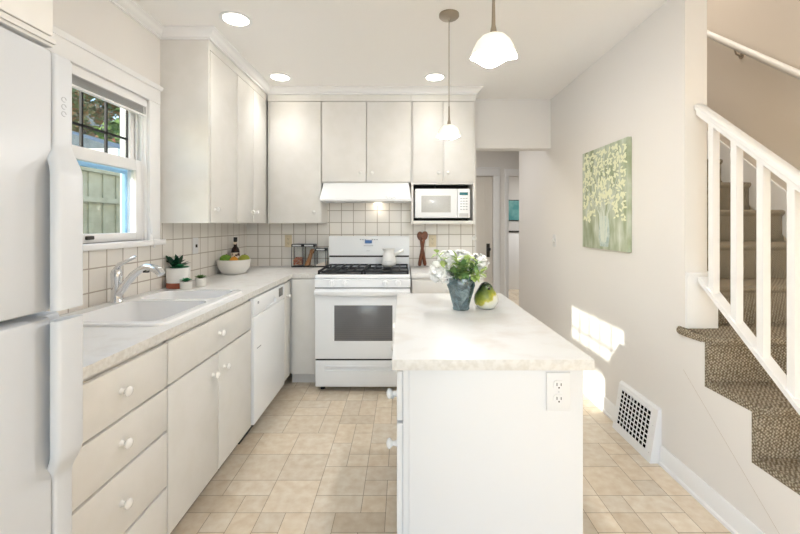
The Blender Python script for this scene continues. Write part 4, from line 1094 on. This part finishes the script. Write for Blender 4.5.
def sprig(label, dirs, m, L, seed, nleaf=10, wd=0.022):
    rnd = random.Random(seed)
    dx, dy, h = dirs
    t = thing('leaf_sprig', label, 'leaves', (VC[0], VC[1], VT), 'leafy sprigs in the vase')
    b = Vector((VC[0] - dx * 0.1, VC[1] - dy * 0.1, VC[2] + 0.02)); mid = Vector((VC[0] + dx * 0.35, VC[1] + dy * 0.35, VT + 0.004)); e = Vector((VC[0] + dx, VC[1] + dy, VT + h))
    bm = NB(); tube(bm, [b, mid, e], [0.0022, 0.002, 0.001], 6); obj('stem', bm, M['leafg'], t)
    bm = NB(); ax = (e - mid).normalized()
    for i in range(nleaf):
        u = 0.15 + 0.85 * i / (nleaf - 1); s = mid.lerp(e, u)
        d = (ax * 0.45 + Vector((rnd.gauss(0, 1), rnd.gauss(0, 1), rnd.gauss(0.1, 0.7))).normalized()).normalized()
        leaf(bm, s, d, L * rnd.uniform(0.75, 1.1), wd, 0.12)
    obj('leaves', bm, m, t, smooth=60)
sprig('pale yellow green sprig sticking out at the upper left of the bunch', (-0.118, -0.05, 0.122), M['leafy'], 0.042, 1, 18, 0.028)
sprig('green leafy sprig at the front centre of the vase', (-0.005, -0.09, 0.065), M['leafg'], 0.05, 2, 30, 0.028)
sprig('yellow green leafy sprig rising behind the front centre one', (0.03, -0.065, 0.105), M['leafy'], 0.045, 3, 26, 0.026)
sprig('yellow green sprig low at the right over the vase rim', (0.09, -0.06, 0.03), M['leafy'], 0.045, 4, 22, 0.026)
sprig('green leafy sprig at the front left over the vase rim', (-0.055, -0.085, 0.04), M['leafg'], 0.045, 5, 22, 0.024)
sprig('yellow green sprig near the centre top of the bunch', (-0.03, -0.07, 0.1), M['leafy'], 0.042, 6, 20, 0.024)
sprig('slim green sprig at the right top between white flowers', (0.065, -0.06, 0.075), M['leafg'], 0.042, 7, 16, 0.022)

bm = NB(); rnd = random.Random(31)
for i in range(40):
    a = rnd.uniform(0, 2 * PI); zz = rnd.uniform(0.06, 0.135); rr = rnd.uniform(0, 0.03) * (0.6 + zz * 3)
    leaf(bm, (VC[0] + rr * math.cos(a), VC[1] + rr * math.sin(a), VC[2] + zz), (rnd.gauss(0, 0.4), rnd.gauss(0, 0.4), 1 if zz < 0.1 else -1), 0.028, 0.014, 0.1)
tag(obj('submerged_leaves', bm, M['leafd'], smooth=60), 'dark leaves and stems crowded inside the glass vase', 'leaves', kind='stuff')
def make_bird():
    c = Vector((0.398, 1.885, CT + 0.0005))
    bm_ = bpy.data.materials.new('bird_glaze'); bm_.use_nodes = True
    n = bm_.node_tree.nodes; L = bm_.node_tree.links; b = n['Principled BSDF']
    tc = n.new('ShaderNodeTexCoord'); sp = n.new('ShaderNodeSeparateXYZ'); L.new(tc.outputs['Object'], sp.inputs[0])
    ns = n.new('ShaderNodeTexNoise'); ns.inputs['Scale'].default_value = 28; ns.inputs['Detail'].default_value = 4; L.new(tc.outputs['Object'], ns.inputs['Vector'])
    def mth(op, a, bb):
        k = n.new('ShaderNodeMath'); k.operation = op
        for i, v in enumerate((a, bb)):
            if isinstance(v, (int, float)): k.inputs[i].default_value = v
            else: L.new(v, k.inputs[i])
        return k.outputs[0]
    q = mth('ADD', mth('ADD', mth('MULTIPLY', sp.outputs[2], 7.0), mth('MULTIPLY', sp.outputs[0], -4.5)), mth('MULTIPLY', mth('SUBTRACT', ns.outputs['Fac'], 0.5), 0.55))
    r = n.new('ShaderNodeValToRGB'); e = r.color_ramp.elements
    e[0].position = 0.10; e[0].color = lin((222, 224, 216)); e[1].position = 0.92; e[1].color = lin((30, 40, 30))
    for pz, cc in ((0.26, (222, 222, 200)), (0.36, (186, 180, 70)), (0.5, (128, 138, 50)), (0.66, (88, 104, 42)), (0.78, (58, 76, 40))):
        x = e.new(pz); x.color = lin(cc)
    L.new(q, r.inputs[0]); L.new(r.outputs[0], b.inputs['Base Color']); b.inputs['Roughness'].default_value = 0.15
    t = thing('ceramic_bird', 'green and white glazed bird figurine beside the vase on the island', 'figurine', c)
    prof = [(0.0, 0.026, 0), (0.006, 0.040, 0), (0.025, 0.054, 0), (0.045, 0.058, 0), (0.065, 0.054, -0.002), (0.085, 0.043, -0.008), (0.100, 0.034, -0.012), (0.112, 0.028, -0.014), (0.122, 0.02, -0.014), (0.128, 0.009, -0.013), (0.1295, 0.001, -0.013)]
    lo = []
    for z, rr, sh in prof:
        lo.append([(c.x + sh * 0.3 + rr * math.cos(2 * PI * k / 28), c.y + sh + rr * 1.08 * math.sin(2 * PI * k / 28) + (0.03 * max(0, math.sin(2 * PI * k / 28)) ** 3 if z < 0.07 else 0), c.z + z) for k in range(28)])
    bm = NB(); loft(bm, lo); obj('body', bm, bm_, t, smooth=70)
    bm = NB(); lathe(bm, [(0.0085, 0.0), (0.006, -0.008), (0.0005, -0.018)], (c.x + 0.004, c.y - 0.046, c.z + 0.103), 10, 'y'); obj('beak', bm, M['black'], t, label='dark beak')
    for s in (-1, 1):
        bm = NB(); ball(bm, (c.x + s * 0.018, c.y - 0.036, c.z + 0.111), 0.0035, (1, 1, 1), 1); obj('eye', bm, M['black'], t)
    bm = NB(); tube(bm, [(c.x, c.y + 0.06, c.z + 0.04), (c.x - 0.01, c.y + 0.095, c.z + 0.045), (c.x - 0.015, c.y + 0.12, c.z + 0.05)], [0.024, 0.017, 0.006], 12); obj('tail', bm, bm_, t, smooth=70)
make_bird()

# ================================================================== CEILING LIGHTS
def can_light(label, x, y):
    t = thing('recessed_light', label, 'ceiling light', (x, y, ZC - 0.006), 'recessed ceiling lights')
    bm = NB(); lathe(bm, [(0.076, ZC - 0.0002), (0.090, ZC - 0.0002), (0.091, ZC - 0.005), (0.074, ZC - 0.006), (0.072, ZC - 0.004)], (x, y, 0), 40)
    obj('trim_ring', bm, M['trimw'], t, smooth=50)
    bm = NB(); lathe(bm, [(0, ZC - 0.0041), (0.0715, ZC - 0.0041), (0.069, ZC - 0.0055), (0.04, ZC - 0.0065), (0, ZC - 0.007)], (x, y, 0), 40); obj('lens', bm, M['lamp_on'], t, label='lit white lens')
    l = light('SPOT', 'recessed_lamp_light', (x, y, ZC - 0.02), 5.0, (1, 1.0, 1.0), radius=0.07); l.data.spot_size = math.radians(122); l.data.spot_blend = 1.0
can_light('lit recessed ceiling light nearest the window', -0.986, 2.32)
can_light('lit recessed ceiling light near the left corner cabinets', -1.012, 3.235)
can_light('lit recessed ceiling light behind the far pendant, above the range side', 0.263, 3.235)

def pendant(label, x, y, seed):
    t = thing('pendant_lamp', label, 'pendant lamp', (x, y, ZC), 'glass pendants over the island')
    bm = NB(); lathe(bm, [(0, ZC - 0.0002), (0.058, ZC - 0.0002), (0.058, ZC - 0.012), (0.05, ZC - 0.02), (0.012, ZC - 0.024), (0.008, ZC - 0.035), (0, ZC - 0.036)], (x, y, 0), 32); obj('canopy', bm, M['nickel'], t)
    bm = NB(); tube(bm, [(x, y, ZC - 0.034), (x, y, 2.0)], 0.0024, 8); obj('rod', bm, M['nickel'], t)
    bm = NB(); lathe(bm, [(0, 2.012), (0.0045, 2.01), (0.0055, 1.955), (0.006, 1.932), (0.0085, 1.922), (0.011, 1.906), (0.011, 1.9), (0, 1.899)], (x, y, 0), 20); obj('socket', bm, M['nickel'], t)
    bm = NB()
    def wob(r, z, a):
        k = min(1, max(0, (1.895 - z) / 0.07))
        return r * 0.93 * (1 + 0.03 * k * math.cos(4 * a + seed)), 1.902 + (z - 1.902) * 0.86 - 0.0045 * k * k * (math.cos(4 * a + seed) + 0.5 * math.cos(3 * a + 1))
    pr = [(0.014, 1.902), (0.026, 1.901), (0.040, 1.893), (0.054, 1.877), (0.063, 1.858), (0.070, 1.838), (0.074, 1.826), (0.072, 1.825), (0.067, 1.838), (0.060, 1.858), (0.051, 1.876), (0.038, 1.890), (0.024, 1.897), (0.014, 1.899)]
    lathe(bm, pr, (x, y, 0), 40, wob=wob)
    sh = obj('glass_shade', bm, M['shade'], t, smooth=60, label='lit frosted glass shade')
    bm = NB(); lathe(bm, [(0, 1.90), (0.01, 1.898), (0.012, 1.885), (0.02, 1.872), (0.021, 1.862), (0.016, 1.85), (0, 1.846)], (x, y, 0), 18); obj('bulb', bm, M['bulb'], t, smooth=60)
    light('POINT', 'pendant_lamp_light', (x, y, 1.80), 5.3, (0.985, 0.99, 1.0), radius=0.03)
pendant('nearer glass pendant lamp, hanging over the front of the island', 0.274, 1.19, 0.4)
pendant('farther glass pendant lamp on its long rod, in front of the microwave cabinet', 0.266, 2.27, 2.0)

# ================================================================== RIGHT WALL ITEMS
def make_painting():
    y0, y1, z0, z1 = 2.462, 3.085, 1.152, 1.878; x = XR - 0.001; xf = XR - 0.026
    t = thing('canvas_painting', 'unframed green canvas painting of pale blossoms in a vase on the right wall', 'painting', (XR - 0.013, (y0 + y1) / 2, z0))
    pm = bpy.data.materials.new('painted_canvas'); pm.use_nodes = True
    n = pm.node_tree.nodes; L = pm.node_tree.links; b = n['Principled BSDF']; tc = n.new('ShaderNodeTexCoord')
    mp = n.new('ShaderNodeMapping'); mp.inputs['Scale'].default_value = (1, 7, 2.2); L.new(tc.outputs['Object'], mp.inputs[0])
    ns = n.new('ShaderNodeTexNoise'); ns.inputs['Scale'].default_value = 2.2; ns.inputs['Detail'].default_value = 6; L.new(mp.outputs[0], ns.inputs['Vector'])
    r = n.new('ShaderNodeValToRGB'); e = r.color_ramp.elements
    e[0].position = 0.3; e[0].color = lin((138, 150, 114)); e[1].position = 0.72; e[1].color = lin((214, 220, 208)); x_ = e.new(0.5); x_.color = lin((178, 188, 162))
    L.new(ns.outputs['Fac'], r.inputs[0]); L.new(r.outputs[0], b.inputs['Base Color']); b.inputs['Roughness'].default_value = 0.7
    bm = NB(); box(bm, xf, x, y0, y1, z0, z1, 0.002); cv = obj('canvas', bm, pm, t)
    rnd = random.Random(9)
    yc = (y0 + y1) / 2 - 0.02
    # painted vase, stems and blossoms as thin raised paint
    bm = NB(); prism(bm, [(yc - 0.055, z0 + 0.02), (yc + 0.055, z0 + 0.02), (yc + 0.075, z0 + 0.1), (yc + 0.065, z0 + 0.2), (yc + 0.05, z0 + 0.235), (yc - 0.05, z0 + 0.235), (yc - 0.065, z0 + 0.2), (yc - 0.075, z0 + 0.1)], 'x', xf - 0.001, xf)
    obj('painted_vase', bm, mat('painted_vase_wash', (176, 194, 190), 0.7, noise=(40, (206, 216, 208), 4, 0.4, 0.6)), t, label='pale painted vase')
    bm = NB()
    for i in range(26):
        a = rnd.uniform(-1, 1); ye = yc + a * 0.27; ze = z0 + rnd.uniform(0.4, 0.68)
        pts = [(xf - 0.001, yc + a * 0.035, z0 + 0.05 + 0.02 * rnd.random()), (xf - 0.001, yc + a * 0.07, z0 + 0.25), (xf - 0.001, ye, ze)]
        tube(bm, pts, 0.0018, 4)
    obj('painted_stems', bm, M['towel2'], t)
    bm = NB()
    for i in range(430):
        y = rnd.uniform(y0 + 0.02, y1 - 0.02); z = z0 + 0.70 - 0.5 * rnd.random() ** 1.15
        if abs(y - yc) > 0.31 or (z < z0 + 0.3 and abs(y - yc) < 0.12): continue
        rr = rnd.uniform(0.008, 0.017); a = rnd.uniform(0, PI)
        pts = []
        for k in range(7):
            q = 2 * PI * k / 7; u, v = rr * 0.7 * math.cos(q), rr * 1.25 * math.sin(q)
            pts.append((y + u * math.cos(a) - v * math.sin(a), z + u * math.sin(a) * 0.6 + v * math.cos(a)))
        if min(p[0] for p in pts) < y0 + 0.004 or max(p[0] for p in pts) > y1 - 0.004 or max(p[1] for p in pts) > z1 - 0.004: continue
        prism(bm, pts, 'x', xf - 0.0012 - 0.003 * i / 430, xf)
    obj('painted_blossoms', bm, M['towel'], t, label='pale yellow painted blossoms')
make_painting()

def make_register():
    y0, y1 = 2.18, 2.572; zt = 0.305
    t = thing('floor_register', 'white slanted baseboard air register with black grid on the right wall', 'vent', (XR - 0.03, (y0 + y1) / 2, 0))
    xs = lambda z: XR - 0.066 + (0.048) * z / zt      # slanted face
    bm = NB(); prism(bm, [(XR - 0.0005, 0.001), (XR - 0.066, 0.001), (xs(zt - 0.012), zt - 0.012), (xs(zt) + 0.012, zt), (XR - 0.0005, zt)], 'y', y0, y1)
    obj('housing', bm, M['trimw'], t)
    ga, gb, gz0, gz1 = y0 + 0.046, y1 - 0.045, 0.052, 0.268
    def slab(bm, a, b, za, zb, d0, d1):
        loft(bm, [[(xs(z) - d0, yy, z) for yy, z in ((a, za), (b, za), (b, zb), (a, zb))], [(xs(z) - d1, yy, z) for yy, z in ((a, za), (b, za), (b, zb), (a, zb))]])
    bm = NB(); slab(bm, ga, gb, gz0, gz1, 0.0002, 0.0015); obj('opening', bm, mat('duct_black', (12, 12, 12), 0.9, spec=0.05), t, label='black opening behind the grid')
    bm = NB(); n1, n2 = 9, 8
    for i in range(n1 + 1):
        y = ga + (gb - ga) * i / n1; slab(bm, y - 0.0028, y + 0.0028, gz0 - 0.005, gz1 + 0.005, 0.0012, 0.005)
    for j in range(n2 + 1):
        z = gz0 + (gz1 - gz0) * j / n2; slab(bm, ga - 0.005, gb + 0.005, z - 0.0028, z + 0.0028, 0.0012, 0.005)
    obj('grille', bm, M['trimw'], t)
    bm = NB(); y = (ga + gb) / 2 + 0.03; tube(bm, [(xs(gz1) - 0.004, y, gz1 - 0.03), (xs(gz1) - 0.014, y, gz1 - 0.01), (xs(gz1) - 0.008, y, gz1 + 0.004)], 0.004, 8); obj('damper_lever', bm, M['applg'], t)
    for yy in (y0 + 0.022, y1 - 0.02):
        for z in (0.05, 0.2):
            bm = NB(); ball(bm, (xs(z) - 0.0005, yy, z), 0.0035, (0.5, 1, 1), 1); obj('screw', bm, M['applg'], t)
make_register()

# ================================================================== STAIRS
def make_stairs():
    t = thing('staircase', 'beige carpeted staircase rising along the right wall', 'stairs', (1.96, 2.0, 0))
    for k in range(-3, 11):
        f = F0 + RUN * k; z = Z0 + RISE * k; r0 = f + 0.012
        xa = 1.422 if k <= 0 else 1.5505
        bk = f + RUN + 0.0345
        zb = max(z - RISE + 0.001, 0.001)
        pts = [(r0, zb), (r0, z - 0.042), (f + 0.004, z - 0.036), (f - 0.006, z - 0.026), (f - 0.008, z - 0.014), (f - 0.002, z - 0.004), (f + 0.01, z), (bk - 0.0005, z), (bk - 0.0005, z - 0.03), (r0 + 0.022, z - 0.03), (r0 + 0.022, zb)]
        bm = NB()
        if k == 0:   # top open step stops at the wall's end face
            prism(bm, [(a, b) if a < 1.98 else (min(a, 1.983), b) for a, b in pts], 'x', xa, 1.5925); prism(bm, pts, 'x', 1.593, 2.498)
        else: prism(bm, pts, 'x', xa, 2.498)
        if k == 0:   # carpet wraps round the foot of the wall end
            lo = []
            for zz, i in ((z - 0.036, 0.004), (z - 0.026, 0), (z - 0.012, 0), (z - 0.003, 0.004), (z, 0.010)):
                lo.append([(1.4345, 2.05 - i, zz), (1.428 + i * 0.5, 2.048 - i, zz), (1.416 + i, 2.035 - i, zz), (1.411 + i, 2.01, zz), (1.413 + i, 1.96, zz), (1.4265, 1.86, zz), (1.4345, 1.86, zz)])
            loft(bm, lo)
        obj('step', bm, M['carpet'], t, smooth=50)
make_stairs()
def make_skirt():
    bm = NB(); s = 0.83
    z = lambda y: 2.01 + (y - 3.12) * s
    prism(bm, [(1.2, z(1.2) - 0.3), (1.2, z(1.2)), (4.4, z(4.4)), (4.4, z(4.4) - 0.3)], 'x', 2.487, 2.4995)
    struct('trim_6', bm, M['trimw'])
make_skirt()

def make_railing():
    s = 0.84; x = 1.507
    hz = lambda y: 1.962 + (y - 2.02) * s          # handrail top
    bz = lambda y: 1.087 + (y - 2.0) * s           # shoe rail top
    t = thing('stair_railing', 'white painted stair railing with square balusters', 'railing', (x, 1.6, 0.2))
    ya, yb = 1.02, 1.974
    bm = NB()
    prof = [(-0.02, -0.056), (0.02, -0.056), (0.02, -0.036), (0.028, -0.028), (0.028, -0.010), (0.018, 0), (-0.018, 0), (-0.028, -0.010), (-0.028, -0.028), (-0.02, -0.036)]
    loft(bm, [[(x + a, y, hz(y) + b) for a, b in prof] for y in (ya, yb + 0.022)]); obj('handrail', bm, M['trimw'], t)
    bm = NB(); loft(bm, [[(x + a, y, bz(y) + b) for a, b in ((-0.025, -0.026), (0.025, -0.026), (0.025, 0), (-0.025, 0))] for y in (ya, yb)]); obj('shoe_rail', bm, M['trimw'], t)
    for i in range(6):
        y = 1.905 - 0.131 * i; h = 0.0155
        bm = NB(); loft(bm, [[(x + a, y + b, bz(y + b) - 0.001) for a, b in ((-h, -h), (h, -h), (h, h), (-h, h))], [(x + a, y + b, hz(y + b) - 0.055) for a, b in ((-h, -h), (h, -h), (h, h), (-h, h))]])
        obj('baluster', bm, M['trimw'], t)
    bm = NB(); box(bm, x - 0.045, x + 0.045, 0.95, 1.04, 0.001, 1.22, 0.004); box(bm, x - 0.055, x + 0.055, 0.94, 1.05, 1.22, 1.25, 0.006); obj('newel_post', bm, M['trimw'], t)
make_railing()

def make_handrail():
    s = 0.83; z = lambda y: 2.91 + (y - 3.22) * s; x = 2.445
    t = thing('wall_handrail', 'cream round handrail on the stairwell wall above the stairs', 'handrail', (2.47, 2.6, 2.0))
    bm = NB(); tube(bm, [(x, 1.2, z(1.2)), (x, 4.2, z(4.2))], 0.023, 14); obj('rail', bm, M['cab'], t, smooth=60)
    for y in (1.6, 2.9, 4.0):
        bm = NB(); tube(bm, [(x, y, z(y) - 0.022), (x + 0.012, y, z(y) - 0.06), (2.49, y, z(y) - 0.075)], 0.006, 8); lathe(bm, [(0, 2.4999), (0.022, 2.4999), (0.02, 2.493), (0, 2.492)], (0, y, z(y) - 0.075), 14, 'x')
        obj('bracket', bm, M['nickel'], t, label='metal bracket')
make_handrail()

# ================================================================== HALL
def make_hall():
    D = thing('door_1', 'cream panelled hall door with dark knob plate', 'door', (0.94, YH, 0), kind='structure')
    bm = bool_cut(box(NB(), 0.555, 1.325, YH + 0.02, YH + 0.06, 0.004, 2.035, 0.002), [box(NB(), 0.68, 1.205, YH - 0.1, YH + 0.03, 0.25, 1.93)])
    obj('door_leaf', bm, M['door'], D)
    bm = NB(); box(bm, 1.235, 1.285, YH + 0.014, YH + 0.02, 0.84, 1.04, 0.004); p = obj('knob_plate', bm, M['slot'], D, label='dark knob plate')
    bm = NB(); lathe(bm, [(0.0, 0.02), (0.01, 0.018), (0.01, -0.02), (0.026, -0.035), (0.026, -0.05), (0, -0.062)], (1.26, YH, 0.96), 16, 'y'); obj('door_knob', bm, M['iron'], p)
    def casing(name, x0, x1):
        bm = NB()
        for a, b in ((x0 - 0.095, x0), (x1, x1 + 0.095)): box(bm, a, b, YH - 0.018, YH, 0, 2.04, 0.003)
        box(bm, x0 - 0.095, x1 + 0.095, YH - 0.02, YH, 2.04, 2.14, 0.003); box(bm, x0 - 0.105, x1 + 0.105, YH - 0.034, YH, 2.14, 2.165, 0.004)
        struct(name, bm, M['trimw'])
    casing('trim_7', 0.55, 1.33)
    bm = NB()
    for a, b in ((1.50, 1.555), (2.35, 2.445)): box(bm, a, b, YH - 0.018, YH, 0, 2.04, 0.003)
    box(bm, 1.50, 2.445, YH - 0.02, YH, 2.04, 2.14, 0.003)
    struct('trim_8', bm, M['trimw'])
    # room beyond the doorway
    P = thing('framed_picture', 'teal picture hanging in the room beyond the hall doorway', 'picture', (2.45, 8.47, 1.40))
    bm = NB(); box(bm, 2.26, 2.8, 8.47, 8.498, 1.40, 1.85, 0.003); obj('frame', bm, M['slot'], P)
    bm = NB(); box(bm, 2.275, 2.785, 8.466, 8.47, 1.415, 1.835); obj('picture', bm, M['tealpic'], P, label='teal picture')
    K = thing('low_cabinet', 'white cabinet with dark top standing in the room beyond the doorway', 'cabinet', (2.5, 8.2, 0))
    bm = NB(); box(bm, 2.0, 3.0, 8.0, 8.49, 0, 1.16, 0.004); obj('body', bm, M['trimw'], K)
    bm = NB(); box(bm, 1.98, 3.02, 7.98, 8.49, 1.16, 1.185, 0.003); obj('top', bm, M['slot'], K, label='dark top')
make_hall()
